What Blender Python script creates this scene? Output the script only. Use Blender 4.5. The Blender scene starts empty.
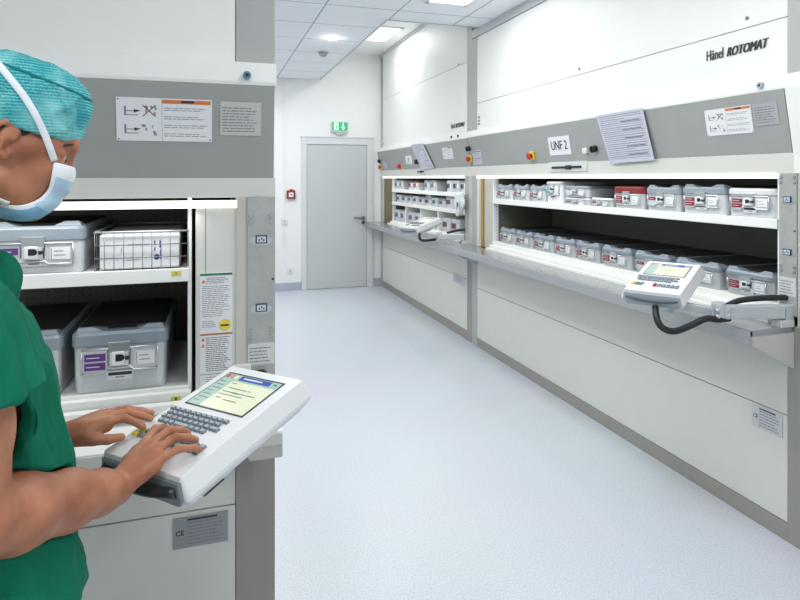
import bpy, bmesh, math, random
import numpy as np
from mathutils import Vector, Matrix
random.seed(7)
COL = bpy.context.scene.collection
PI = math.pi

# ------------------------------------------------------------------ materials
def lin(c):
    return c/12.92 if c <= .04045 else ((c+.055)/1.055)**2.4
def rgb(r, g, b):
    return (lin(r/255), lin(g/255), lin(b/255), 1)
MATS = {}
def mat(name, col, rough=.45, metal=0, var=.03, scale=8, bump=0, bscale=200, emit=None, estr=0, spec=.5, coat=0, sss=0):
    if name in MATS: return MATS[name]
    m = bpy.data.materials.new(name); m.use_nodes = True
    nt = m.node_tree; N = nt.nodes; L = nt.links
    b = N['Principled BSDF']
    c = rgb(*col)
    tc = N.new('ShaderNodeTexCoord'); nz = N.new('ShaderNodeTexNoise')
    nz.inputs['Scale'].default_value = scale; nz.inputs['Detail'].default_value = 3
    L.new(tc.outputs['Object'], nz.inputs['Vector'])
    cr = N.new('ShaderNodeValToRGB'); e = cr.color_ramp.elements
    e[0].position = .3; e[1].position = .7
    e[0].color = tuple(x*(1-var) for x in c[:3])+(1,); e[1].color = tuple(min(1, x*(1+var)) for x in c[:3])+(1,)
    L.new(nz.outputs['Fac'], cr.inputs['Fac']); L.new(cr.outputs['Color'], b.inputs['Base Color'])
    b.inputs['Roughness'].default_value = rough; b.inputs['Metallic'].default_value = metal
    b.inputs['Specular IOR Level'].default_value = spec
    b.inputs['Coat Weight'].default_value = coat
    if sss:
        b.inputs['Subsurface Weight'].default_value = sss
        b.inputs['Subsurface Radius'].default_value = (.012, .004, .002); b.inputs['Subsurface Scale'].default_value = 1
    if bump:
        n2 = N.new('ShaderNodeTexNoise'); n2.inputs['Scale'].default_value = bscale; n2.inputs['Detail'].default_value = 4
        L.new(tc.outputs['Object'], n2.inputs['Vector'])
        bp = N.new('ShaderNodeBump'); bp.inputs['Strength'].default_value = bump; bp.inputs['Distance'].default_value = .002
        L.new(n2.outputs['Fac'], bp.inputs['Height']); L.new(bp.outputs['Normal'], b.inputs['Normal'])
    if emit:
        b.inputs['Emission Color'].default_value = rgb(*emit); b.inputs['Emission Strength'].default_value = estr
    MATS[name] = m
    return m

WHITE = mat('white_enamel', (236, 237, 233), .5, var=.01, spec=.3)
CREAM = mat('cream_panel', (214, 214, 206), .42, var=.015)
GREY = mat('hood_grey', (156, 159, 156), .45, var=.02)
GREYL = mat('column_grey', (172, 174, 172), .42, var=.02)
GALV = mat('galvanised_plate', (176, 177, 173), .42, metal=.35, var=.05, scale=30)
TAUPE = mat('taupe_kick', (150, 147, 140), .45, var=.02)
BEIGE = mat('beige_panel', (196, 193, 185), .45, var=.02)
DARK = mat('dark_interior', (38, 38, 36), .6, var=.1)
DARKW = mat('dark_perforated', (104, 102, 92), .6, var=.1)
BLACK = mat('black_rubber', (22, 22, 24), .45)
BLACKP = mat('black_print', (40, 40, 44), .6)
INK = mat('grey_ink', (128, 130, 138), .6)
PAPER = mat('paper', (226, 228, 230), .6, var=.01)
PAPERB = mat('paper_sleeve', (196, 198, 212), .3, var=.02)
PLATE = mat('silver_rating_plate', (176, 180, 182), .35, metal=.3)
ORANGE = mat('orange_band', (214, 122, 62), .5)
GREEN = mat('green_band', (50, 120, 92), .5)
BROWN = mat('brown_band', (176, 116, 76), .5)
YELLOW = mat('yellow_mark', (226, 196, 50), .5)
YELL2 = mat('pale_yellow_tag', (206, 204, 96), .5)
GOLD = mat('gold_strip', (176, 142, 54), .4)
OLIVE = mat('olive_recess', (120, 108, 78), .55)
RED = mat('red_plastic', (190, 42, 36), .4)
REDD = mat('dark_red_tag', (132, 36, 52), .5)
PURPLE = mat('purple_tag', (92, 52, 122), .5)
TEALT = mat('teal_tag', (60, 150, 176), .5)
BLUEM = mat('blue_mark', (40, 60, 140), .5)
SOCK = mat('socket_blue', (34, 44, 74), .45)
BOLT = mat('steel_bolt', (170, 182, 190), .25, metal=.9)
CHROME = mat('chrome', (196, 199, 201), .28, metal=.85)
ALU = mat('anodised_aluminium', (196, 201, 203), .36, metal=.35, var=.02, scale=20)
ALUL = mat('pale_aluminium', (214, 216, 214), .4, metal=.25, var=.02, scale=20)
LIDB = mat('blue_grey_lid', (138, 149, 158), .36, metal=.15, var=.03)
LIDD = mat('dark_lid_top', (34, 30, 30), .5, var=.2, scale=20)
LIDR = mat('red_lid', (122, 30, 32), .4)
STEELTOP = mat('worktop_steel', (160, 163, 164), .22, metal=.5, var=.05, scale=5)
EDGE = mat('worktop_edge', (168, 172, 173), .35, metal=.3, var=.03)
TUBEL = mat('lamp_tube', (255, 255, 255), .5, emit=(255, 253, 248), estr=1.15)
CPANEL = mat('light_diffuser', (255, 255, 255), .5, emit=(250, 252, 255), estr=1.6)
TERM = mat('terminal_shell', (222, 224, 224), .35, var=.01)
TERMD = mat('terminal_dark_grey', (120, 128, 130), .4)  # dark grey of the large terminal's front face
KEY = mat('key_cap', (126, 134, 142), .4)
KEYT = mat('key_top', (158, 168, 176), .4)
KEYG = mat('key_green', (90, 150, 120), .4)
BEZ = mat('screen_bezel', (40, 44, 52), .3)
WALLM = mat('wall_paint', (238, 239, 237), .6, var=.01, bump=.05)
DOORM = mat('door_paint', (196, 200, 200), .4, var=.01)
FRAMEM = mat('door_frame_paint', (216, 219, 219), .4, var=.01)
BASEM = mat('baseboard_vinyl', (176, 182, 196), .5)
TRIMG = mat('grey_trim', (196, 200, 202), .45)
TRANSP = mat('clear_tag_cover', (232, 234, 236), .2)

def node_mat(name):
    m = bpy.data.materials.new(name); m.use_nodes = True
    return m, m.node_tree.nodes, m.node_tree.links, m.node_tree.nodes['Principled BSDF']

def floor_mat():
    m, N, L, b = node_mat('speckled_vinyl')
    tc = N.new('ShaderNodeTexCoord')
    a = N.new('ShaderNodeTexNoise'); a.inputs['Scale'].default_value = 130; a.inputs['Detail'].default_value = 2
    c = N.new('ShaderNodeTexNoise'); c.inputs['Scale'].default_value = 1.2; c.inputs['Detail'].default_value = 2
    L.new(tc.outputs['Object'], a.inputs['Vector']); L.new(tc.outputs['Object'], c.inputs['Vector'])
    r = N.new('ShaderNodeValToRGB'); e = r.color_ramp.elements
    e[0].position = .34; e[0].color = rgb(192, 197, 205); e[1].position = .62; e[1].color = rgb(211, 216, 223)
    L.new(a.outputs['Fac'], r.inputs['Fac'])
    mx = N.new('ShaderNodeMixRGB'); mx.blend_type = 'MULTIPLY'; mx.inputs['Fac'].default_value = .12
    L.new(r.outputs['Color'], mx.inputs['Color1']); L.new(c.outputs['Color'], mx.inputs['Color2'])
    L.new(mx.outputs['Color'], b.inputs['Base Color'])
    b.inputs['Roughness'].default_value = .33
    bp = N.new('ShaderNodeBump'); bp.inputs['Strength'].default_value = .04; L.new(c.outputs['Fac'], bp.inputs['Height'])
    L.new(bp.outputs['Normal'], b.inputs['Normal'])
    return m

def ceil_mat():
    # 62.5 cm tiles: thin dark joints from the object coordinates
    m, N, L, b = node_mat('ceiling_tiles')
    tc = N.new('ShaderNodeTexCoord'); sp = N.new('ShaderNodeSeparateXYZ'); L.new(tc.outputs['Object'], sp.inputs[0])
    outs = []
    for ax, off in (('X', .895), ('Y', 8.6)):
        s = N.new('ShaderNodeMath'); s.operation = 'SUBTRACT'; s.inputs[1].default_value = off-62.5; L.new(sp.outputs[ax], s.inputs[0])
        d = N.new('ShaderNodeMath'); d.operation = 'DIVIDE'; d.inputs[1].default_value = .625; L.new(s.outputs[0], d.inputs[0])
        f = N.new('ShaderNodeMath'); f.operation = 'FRACT'; L.new(d.outputs[0], f.inputs[0])
        g = N.new('ShaderNodeMath'); g.operation = 'LESS_THAN'; g.inputs[1].default_value = .022; L.new(f.outputs[0], g.inputs[0])
        outs.append(g)
    mx = N.new('ShaderNodeMath'); mx.operation = 'MAXIMUM'; L.new(outs[0].outputs[0], mx.inputs[0]); L.new(outs[1].outputs[0], mx.inputs[1])
    c = N.new('ShaderNodeMixRGB'); c.inputs['Color1'].default_value = rgb(240, 243, 247); c.inputs['Color2'].default_value = rgb(168, 174, 182)
    L.new(mx.outputs[0], c.inputs['Fac']); L.new(c.outputs['Color'], b.inputs['Base Color']); b.inputs['Roughness'].default_value = .7
    return m

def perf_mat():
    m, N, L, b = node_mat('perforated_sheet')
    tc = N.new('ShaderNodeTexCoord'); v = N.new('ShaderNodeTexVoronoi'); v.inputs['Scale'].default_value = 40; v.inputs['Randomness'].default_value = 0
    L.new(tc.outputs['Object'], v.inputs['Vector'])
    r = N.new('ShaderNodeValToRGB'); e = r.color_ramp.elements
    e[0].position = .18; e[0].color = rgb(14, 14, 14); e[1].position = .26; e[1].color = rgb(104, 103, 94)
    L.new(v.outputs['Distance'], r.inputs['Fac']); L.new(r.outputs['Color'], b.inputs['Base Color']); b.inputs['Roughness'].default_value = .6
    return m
FLOORM = floor_mat(); CEILM = ceil_mat(); PERF = perf_mat()

# ------------------------------------------------------------------ mesh building
class MB:
    def __init__(s): s.bm = bmesh.new(); s.mats = []
    def mi(s, m):
        if m not in s.mats: s.mats.append(m)
        return s.mats.index(m)
    def face(s, pts, m, smooth=False):
        f = s.bm.faces.new([s.bm.verts.new(p) for p in pts]); f.material_index = s.mi(m); f.smooth = smooth; return f
    def box(s, x0, x1, y0, y1, z0, z1, m):
        v = [s.bm.verts.new((x, y, z)) for x in (x0, x1) for y in (y0, y1) for z in (z0, z1)]
        for q in ((0, 1, 3, 2), (4, 6, 7, 5), (0, 4, 5, 1), (2, 3, 7, 6), (0, 2, 6, 4), (1, 5, 7, 3)):
            f = s.bm.faces.new([v[i] for i in q]); f.material_index = s.mi(m)
    def loft(s, rings, m, cap0=True, cap1=True, smooth=False, closed=True, mcap=None):
        R = [[s.bm.verts.new(p) for p in r] for r in rings]; k = s.mi(m)
        n = len(R[0])
        for a, b in zip(R[:-1], R[1:]):
            for i in range(n if closed else n-1):
                j = (i+1) % n
                f = s.bm.faces.new((a[i], a[j], b[j], b[i])); f.material_index = k; f.smooth = smooth
        kc = s.mi(mcap) if mcap else k
        if cap0: f = s.bm.faces.new(R[0][::-1]); f.material_index = k
        if cap1: f = s.bm.faces.new(R[-1]); f.material_index = kc
    def prism(s, pts, x0, x1, m, axis='x'):
        def P(a, b, t):
            return {'x': (t, a, b), 'y': (a, t, b), 'z': (a, b, t)}[axis]
        s.loft([[P(a, b, x0) for a, b in pts], [P(a, b, x1) for a, b in pts]], m)
    def tube(s, pts, r, m, seg=12, smooth=True, r1=None):
        pts = [Vector(p) for p in pts]; rings = []; up = Vector((0, 0, 1)); n = len(pts)
        for i, p in enumerate(pts):
            t = (pts[min(i+1, n-1)]-pts[max(i-1, 0)]).normalized()
            a = t.cross(up)
            if a.length < 1e-3: a = t.cross(Vector((0, 1, 0)))
            a.normalize(); b = t.cross(a); up = -b if i else up
            rr = r if r1 is None else r+(r1-r)*i/(n-1)
            rings.append([p+(a*math.cos(2*PI*k/seg)+b*math.sin(2*PI*k/seg))*rr for k in range(seg)])
        s.loft(rings, m, smooth=smooth)
    def disc(s, c, r, y0, y1, m, seg=20, smooth=False):   # a knob on a front face, axis y
        s.tube([(c[0], y0, c[1]), (c[0], y1, c[1])], r, m, seg, smooth)
    def sphere(s, c, r, m, sc=(1, 1, 1), u=16, v=10):
        rings = []
        for i in range(v+1):
            a = PI*i/v; a = min(max(a, .02), PI-.02)
            rings.append([(c[0]+r*sc[0]*math.sin(a)*math.cos(2*PI*k/u), c[1]+r*sc[1]*math.sin(a)*math.sin(2*PI*k/u), c[2]-r*sc[2]*math.cos(a)) for k in range(u)])
        s.loft(rings, m, smooth=True)
    def text(s, body, x, z, y, width, m, height=None, shear=0, bold=0, thick=.0008, align='LEFT'):
        cu = bpy.data.curves.new('t', 'FONT'); cu.body = body; cu.size = 1; cu.shear = shear; cu.offset = bold; cu.resolution_u = 3
        ob = bpy.data.objects.new('t', cu); COL.objects.link(ob)
        bpy.context.view_layer.update()
        me = bpy.data.meshes.new_from_object(ob.evaluated_get(bpy.context.evaluated_depsgraph_get()))
        bpy.data.objects.remove(ob); bpy.data.curves.remove(cu)
        xs = [v.co.x for v in me.vertices]; ys = [v.co.y for v in me.vertices]
        sc = width/(max(xs)-min(xs)); scz = sc if height is None else height/(max(ys)-min(ys))
        k = s.mi(m); vs = [s.bm.verts.new((x+(v.co.x-min(xs))*sc, y, z+(v.co.y-min(ys))*scz)) for v in me.vertices]
        for p in me.polygons:
            try: f = s.bm.faces.new([vs[i] for i in p.vertices]); f.material_index = k
            except ValueError: pass
        bpy.data.meshes.remove(me)
    def lines(s, x0, x1, z0, z1, n, y, m, fill=.3, seed=0):   # rows of small print
        rd = random.Random(seed); h = (z1-z0)/n
        for i in range(n):
            zc = z1-(i+.5)*h; x = x0; end = x0+(x1-x0)*rd.uniform(.72, 1)
            while x < end:
                w = rd.uniform(.06, .2)*(x1-x0); e = min(x+w, end)
                s.face([(x, y, zc-h*fill/2), (e, y, zc-h*fill/2), (e, y, zc+h*fill/2), (x, y, zc+h*fill/2)], m)
                x = e+(x1-x0)*.025
    def rect(s, x0, x1, z0, z1, y, m):
        s.face([(x0, y, z0), (x1, y, z0), (x1, y, z1), (x0, y, z1)], m)
    def build(s, name, parent=None, bevel=0, kind=None, smooth=False, recalc=True):
        if recalc:
            bmesh.ops.recalc_face_normals(s.bm, faces=s.bm.faces)
        me = bpy.data.meshes.new(name); s.bm.to_mesh(me); s.bm.free()
        for m in s.mats: me.materials.append(m)
        if smooth: me.polygons.foreach_set('use_smooth', [True]*len(me.polygons))
        o = bpy.data.objects.new(name, me); COL.objects.link(o)
        if parent: o.parent = parent
        if bevel:
            md = o.modifiers.new('bevel', 'BEVEL'); md.width = bevel; md.segments = 2; md.limit_method = 'ANGLE'; md.angle_limit = math.radians(40)
        if kind: o['kind'] = kind
        return o

def rr(w, d, r, z, cx=0, cy=0, n=4):
    out = []
    for sx, sy, a0 in ((1, 1, 0), (-1, 1, 90), (-1, -1, 180), (1, -1, 270)):
        for k in range(n+1):
            a = math.radians(a0+90*k/n)
            out.append((cx+sx*(w/2-r)+r*math.cos(a), cy+sy*(d/2-r)+r*math.sin(a), z))
    return out
def tag(o, label, cat, group=None):
    o['label'] = label; o['category'] = cat
    if group: o['group'] = group
    return o
def thing(name, label, cat, loc=(0, 0, 0), rz=0, group=None):
    o = bpy.data.objects.new(name, None); COL.objects.link(o); o.empty_display_size = .1
    o.location = loc; o.rotation_euler = (0, 0, rz)
    return tag(o, label, cat, group)
def dup(root, loc, rz, label, group=None):
    r = root.copy(); COL.objects.link(r); r.location = loc; r.rotation_euler = (0, 0, rz); r['label'] = label
    if group: r['group'] = group
    for ch in list(root.children):
        c = ch.copy(); COL.objects.link(c); c.parent = r
        for g in list(ch.children):
            d = g.copy(); COL.objects.link(d); d.parent = c
    return r

# ------------------------------------------------------------------ room
XR = 2.42
m = MB(); m.box(-3.3, 3.9, -3, 8.75, -.1, 0, FLOORM); m.build('floor', kind='structure')
m = MB(); m.box(-3.3, 3.9, 8.6, 8.75, 0, 3.6, WALLM)
m.build('wall_end', kind='structure')
m = MB(); m.box(-3.4, -3.3, -3, 8.75, 0, 3.6, WALLM); m.build('wall_left', kind='structure')
m = MB(); m.box(3.9, 4.0, -3, 8.75, 0, 3.6, WALLM); m.build('wall_right', kind='structure')
m = MB(); m.box(-3.4, 4.0, -3.1, -3, 0, 3.6, WALLM); m.build('wall_rear', kind='structure')
# low tiled ceiling: aisle strip + nearer area; higher plain ceiling above the far cabinet
m = MB(); m.box(-3.3, 1.52, -3, 8.6, 3.02, 3.12, CEILM); m.box(1.52, 3.9, -3, 5.17, 3.02, 3.12, CEILM); m.build('ceiling', kind='structure')
m = MB(); m.box(1.3, 3.9, 5.0, 8.6, 3.42, 3.5, WALLM); m.build('ceiling', kind='structure')
m = MB(); m.box(1.50, 1.52, 5.17, 8.6, 3.10, 3.42, WALLM); m.box(1.5, 3.9, 5.15, 5.17, 3.1, 3.42, WALLM); m.build('trim_1', kind='structure')
m = MB(); m.box(1.505, 1.522, 5.172, 8.6, 3.012, 3.03, TRIMG); m.box(1.505, XR, 5.155, 5.172, 3.012, 3.03, TRIMG); m.build('trim_2', kind='structure')
m = MB(); m.box(XR-.005, XR+.04, 1.88, 5.32, 2.945, 3.02, TRIMG); m.box(XR-.03, XR, 5.33, 8.6, 3.395, 3.42, TRIMG); m.build('trim_3', kind='structure')
m = MB(); m.box(-3.28, 1.243, 8.588, 8.6, 0, .115, BASEM); m.box(2.315, XR, 8.588, 8.6, 0, .115, BASEM); m.build('baseboard_end', kind='structure', bevel=.003)
# door
HANDM = mat('handle_steel', (120, 122, 124), .3, metal=.6)
d = bpy.data.objects.new('door_1', None); COL.objects.link(d); d.location = (1.318, 8.6, 0); d['kind'] = 'structure'
m = MB()
m.box(-.072, 0, -.03, 0, 0, 2.175, FRAMEM); m.box(.886, .975, -.03, 0, 0, 2.175, FRAMEM); m.box(0, .886, -.03, 0, 2.085, 2.175, FRAMEM)
m.box(-.085, .99, -.035, 0, 2.175, 2.195, TRIMG)
m.build('door_frame', d, bevel=.003)
m = MB(); m.box(.004, .882, -.018, 0, .008, 2.08, DOORM); m.build('door_leaf', d, bevel=.002)
m = MB(); m.disc((.832, 1.012), .03, -.028, -.018, HANDM); m.tube([(.832, -.026, 1.012), (.832, -.065, 1.012), (.82, -.072, 1.012), (.68, -.072, 1.018)], .014, HANDM); m.build('door_handle', d)
m = MB(); m.disc((.832, .945), .03, -.028, -.018, HANDM); m.disc((.832, .945), .01, -.03, -.026, BLACKP); m.build('door_lock', d)

# wall fittings near the door
t = thing('exit_sign', 'green emergency exit sign above the door, white figure and arrow', 'sign', (1.795, 8.6, 2.26))
m = MB(); m.box(-.12, .12, -.05, 0, 0, .02, TRIMG); m.box(-.05, .05, -.04, 0, -.035, 0, TRIMG); m.box(-.122, .122, -.045, -.005, .02, .155, WHITE); m.build('sign_housing', t, bevel=.002)
GLOWG = mat('sign_green', (58, 168, 116), .4, emit=(58, 168, 116), estr=.35); GLOWW = mat('sign_white', (235, 250, 240), .4, emit=(235, 250, 240), estr=.5)
m = MB(); m.box(-.115, .115, -.049, -.045, .026, .15, GLOWG)
y = -.0505
m.rect(-.085, -.025, .035, .14, y, GLOWW)                                     # doorway
m.face([(-.062, y-.001, .05), (-.052, y-.001, .05), (-.046, y-.001, .085), (-.056, y-.001, .09)], GLOWG)
m.face([(-.048, y-.001, .045), (-.038, y-.001, .055), (-.046, y-.001, .085), (-.054, y-.001, .08)], GLOWG)
m.face([(-.058, y-.001, .085), (-.044, y-.001, .085), (-.044, y-.001, .112), (-.06, y-.001, .112)], GLOWG)
m.sphere((-.051, y, .122), .007, GLOWG, (1, .2, 1), 10, 6)
m.rect(.040, .056, .075, .138, y, GLOWW); m.face([(.02, y, .08), (.048, y, .04), (.076, y, .08)], GLOWW)
m.build('sign_face', t, recalc=False)
t = thing('fire_alarm_box', 'dark red square fire alarm box on the end wall left of the door', 'alarm', (1.094, 8.6, 1.365))
m = MB(); m.box(-.06, .06, -.045, 0, -.06, .06, mat('alarm_red', (138, 48, 52), .4)); m.build('housing', t, bevel=.005)
m = MB(); m.box(-.032, .032, -.049, -.045, -.035, .03, PAPER); m.disc((0, 0), .012, -.052, -.049, mat('alarm_btn', (150, 60, 60), .4)); m.box(-.02, .03, -.035, -.02, .06, .075, RED); m.build('call_point', t, bevel=.002)
m = MB(); m.box(.985, 1.012, 8.585, 8.6, .62, 3.02, WHITE); tag(m.build('cable_duct', bevel=.002), 'thin white vertical cable duct on the end wall, beside the alarm box', 'cable duct')
for nm, z, x, lab in (('wall_socket', .99, 1.0, 'small white wall socket at waist height below the red alarm box'), ('wall_outlet', .28, 1.085, 'small white power outlet low on the end wall above the baseboard')):
    t = thing(nm, lab, 'socket', (x, 8.6, z))
    m = MB(); m.box(-.04, .04, -.03 if z > .5 else -.012, 0, -.04, .04, mat('socket_plastic', (224, 226, 226), .4)); m.build('cover_plate', t, bevel=.004)
    m = MB(); m.disc((0, 0), .02, -.033 if z > .5 else -.014, -.012, TRIMG); m.build('socket_face', t)

# ceiling fittings
def ceiling_light(x, y, z, sx, sy, label, power=40):
    t = thing('ceiling_light', label, 'light', (x, y, z), 0, 'ceiling lights')
    m = MB()
    for a in (-1, 1):
        m.box(a*sx/2-.02, a*sx/2+.02, -sy/2-.02, sy/2+.02, -.012, .0, WHITE); m.box(-sx/2, sx/2, a*sy/2-.02, a*sy/2+.02, -.012, 0, WHITE)
    m.build('frame', t); m = MB(); m.box(-sx/2, sx/2, -sy/2, sy/2, -.008, 0, CPANEL); m.build('diffuser', t)
    l = bpy.data.lights.new('panel_lamp', 'AREA'); l.shape = 'RECTANGLE'; l.size = sx*.95; l.size_y = sy*.95; l.energy = power; l.color = (.96, .98, 1)
    o = bpy.data.objects.new('panel_lamp', l); COL.objects.link(o); o.parent = t; o.location = (0, 0, -.02)
ceiling_light(2.08, 7.3, 3.42, .30, .75, 'glowing rectangular light panel in the raised ceiling over the far cabinet', 9)
ceiling_light(1.83, 4.13, 3.02, .36, .8, 'bright ceiling light panel at the top edge, above the nearer cabinet', 8)
ceiling_light(1.2, 1.6, 3.02, .6, 1.2, 'added out-of-view ceiling light panel over the aisle near the terminal', 15)  # added panel above the view, lights the near end of the aisle
ceiling_light(.55, 3.45, 3.02, .6, 1.2, 'added out-of-view fill light panel over the middle of the aisle', 25)  # added panel out of view, broad fill for the aisle and floor
ceiling_light(.25, 7.0, 3.02, .6, 1.0, 'added fill light panel hidden behind the left cabinet at the aisle end', 30)  # added fill panel, hidden by the left cabinet, brightens the far end
ceiling_light(-.6, -.6, 3.02, .6, 1.2, 'added unseen ceiling light panel behind the man in green scrubs', 27)  # unseen panel added to brighten the left cabinet from the camera side
ceiling_light(1.4, -1.4, 3.02, .6, 1.2, 'added unseen rearmost ceiling light panel over the aisle', 22)  # unseen panel added at the rear for more light from behind
ceiling_light(-1.8, 6.0, 3.02, .6, 1.2, 'added unseen ceiling light panel behind the left cabinet', 12)  # unseen panel added to light the space at the back left
t = thing('ceiling_spotlight', 'small round bright spotlight recessed in the tiled ceiling', 'spotlight', (1.18, 6.01, 3.02))
m = MB(); m.tube([(0, 0, -.006), (0, 0, 0)], .05, WHITE, 24); m.build('ring', t)
m = MB(); m.tube([(0, 0, -.010), (0, 0, -.004)], .045, mat('spot_glow', (255, 255, 255), .5, emit=(255, 255, 255), estr=16), 24); m.build('bulb', t)
l = bpy.data.lights.new('spot_lamp', 'POINT'); l.energy = .5; l.shadow_soft_size = .05; o = bpy.data.objects.new('spot_lamp', l); COL.objects.link(o); o.parent = t; o.location = (0, 0, -.09)
t = thing('smoke_detector', 'small round smoke detector on the tiled ceiling behind the spotlight', 'smoke detector', (1.214, 6.70, 3.02))
m = MB(); m.tube([(0, 0, -.015), (0, 0, 0)], .062, TRIMG, 24); m.build('base', t); m = MB(); m.tube([(0, 0, -.05), (0, 0, -.015)], .035, mat('detector_grey', (170, 174, 178), .5), 20, r1=.05); m.build('sensor_head', t)

# ------------------------------------------------------------------ storage cabinets
def warn_label(par, x0, x1, z0, z1, y, skew=0, name='warning_label'):
    m = MB(); w = x1-x0; h = z1-z0
    m.box(x0, x1, y-.002, y, z0, z1, PAPER); q = y-.0025; xm = x0+w*.47
    m.rect(xm, x1-.004, z1-h*.12, z1-.004, q, ORANGE); m.rect(xm+w*.2, xm+w*.34, z1-h*.095, z1-h*.045, q-.0004, BLACKP)
    m.rect(xm-.001, xm, z0, z1, q, INK)
    for k in range(4): m.lines(xm+w*.02, x1-w*.04, z1-h*(.3+.2*k), z1-h*(.2+.2*k), 2, q, INK, .3, k)
    for k, zc in enumerate((z1-h*.30, z1-h*.72)):      # little drawings: machine, arrow, seated figure
        r = random.Random(k)
        m.rect(x0+w*.08, x0+w*.22, zc-h*.02, zc, q, INK); m.rect(x0+w*.08, x0+w*.10, zc-h*.1, zc+h*.1, q, INK); m.rect(x0+w*.08, x0+w*.22, zc-h*.11, zc-h*.09, q, INK)
        m.face([(x0+w*.18, q, zc-h*.05), (x0+w*.25, q, zc), (x0+w*.18, q, zc+h*.03)], BLACKP)
        for j in range(7):
            a = x0+w*r.uniform(.25, .42); b = zc+h*r.uniform(-.14, .1); e = r.uniform(.01, .03)*w
            m.face([(a, q, b), (a+e, q, b-h*.03), (a+e, q, b+h*.03), (a, q, b+h*.05)], INK)
        if k == 0:
            for s_ in (-1, 1): m.face([(x0+w*.26, q-.0003, zc-s_*h*.13), (x0+w*.275, q-.0003, zc-s_*h*.13), (x0+w*.41, q-.0003, zc+s_*h*.13), (x0+w*.395, q-.0003, zc+s_*h*.13)], REDD)
    for a in (x0+.006, x1-.006):
        for b in (z0+.006, z1-.006): m.rect(a-.002, a+.002, b-.002, b+.002, q, BLACKP)
    return m.build(name, par, recalc=False)
def rating_plate(par, x0, x1, z0, z1, y, name='rating_plate', ce=False, seed=3, rows=8, m0=None):
    m = MB(); w = x1-x0; h = z1-z0
    m.box(x0, x1, y-.0015, y, z0, z1, m0 or PLATE); q = y-.002
    a = x0+w*.05
    if ce:
        m.text('CE', x0+w*.05, z0+h*.42, q, w*.15, BLACKP, height=h*.17, bold=.02); a = x0+w*.26
        m.rect(x0+w*.245, x0+w*.25, z0, z1, q, INK); m.rect(a, x1-w*.2, z1-h*.12, z1-h*.06, q, BLACKP)
    m.lines(a, x1-w*.06, z0+h*.08, z1-h*.14, rows, q, INK, .35, seed)
    return m.build(name, par, recalc=False)
def socket_panel(par, x0, x1, z0, z1, y, zs, zb, plate, pname='socket_panel'):
    m = MB(); m.box(x0, x1, y-.006, y, z0, z1, GALV); p = m.build(pname, par, bevel=.001); q = y-.006; cx = (x0+x1)/2
    for z in zs:
        m = MB()
        m.loft([[(cx+.036*math.cos(a)*(1 if abs(math.cos(a)) > .5 else .9), q-t_, z-.004+.017*math.sin(a)) for a in [2*PI*k/24 for k in range(24)]] for t_ in (0, .002)], CHROME)
        m.box(cx-.019, cx+.019, q-.006, q, z-.013, z+.014, SOCK); m.box(cx-.015, cx+.015, q-.0065, q-.006, z-.0095, z+.0105, mat('socket_face', (196, 206, 214), .4))
        for dx, dz in ((-.007, -.002), (.007, -.002), (0, .003)): m.box(cx+dx-.002, cx+dx+.002, q-.0072, q-.0065, z+dz-.003, z+dz+.003, SOCK)
        m.build('power_socket', par)
    for z in zb:
        for dx in (-.032, .032):
            for dz in (0, .022):
                m = MB(); m.disc((cx+dx, z+dz), .0075, q-.004, q, BOLT, 12); m.build('bolt', par)
    m = MB(); m.disc((x1-.008, (zs[0]+zs[1])/2-.02), .004, q-.002, q, BLACKP, 10); m.build('hole_plug', par)
    if plate: rating_plate(par, x0+.003, x1-.003, plate[0], plate[1], q, 'type_plate', rows=5, seed=5, m0=mat('grey_sticker', (208, 209, 206), .5))

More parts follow.
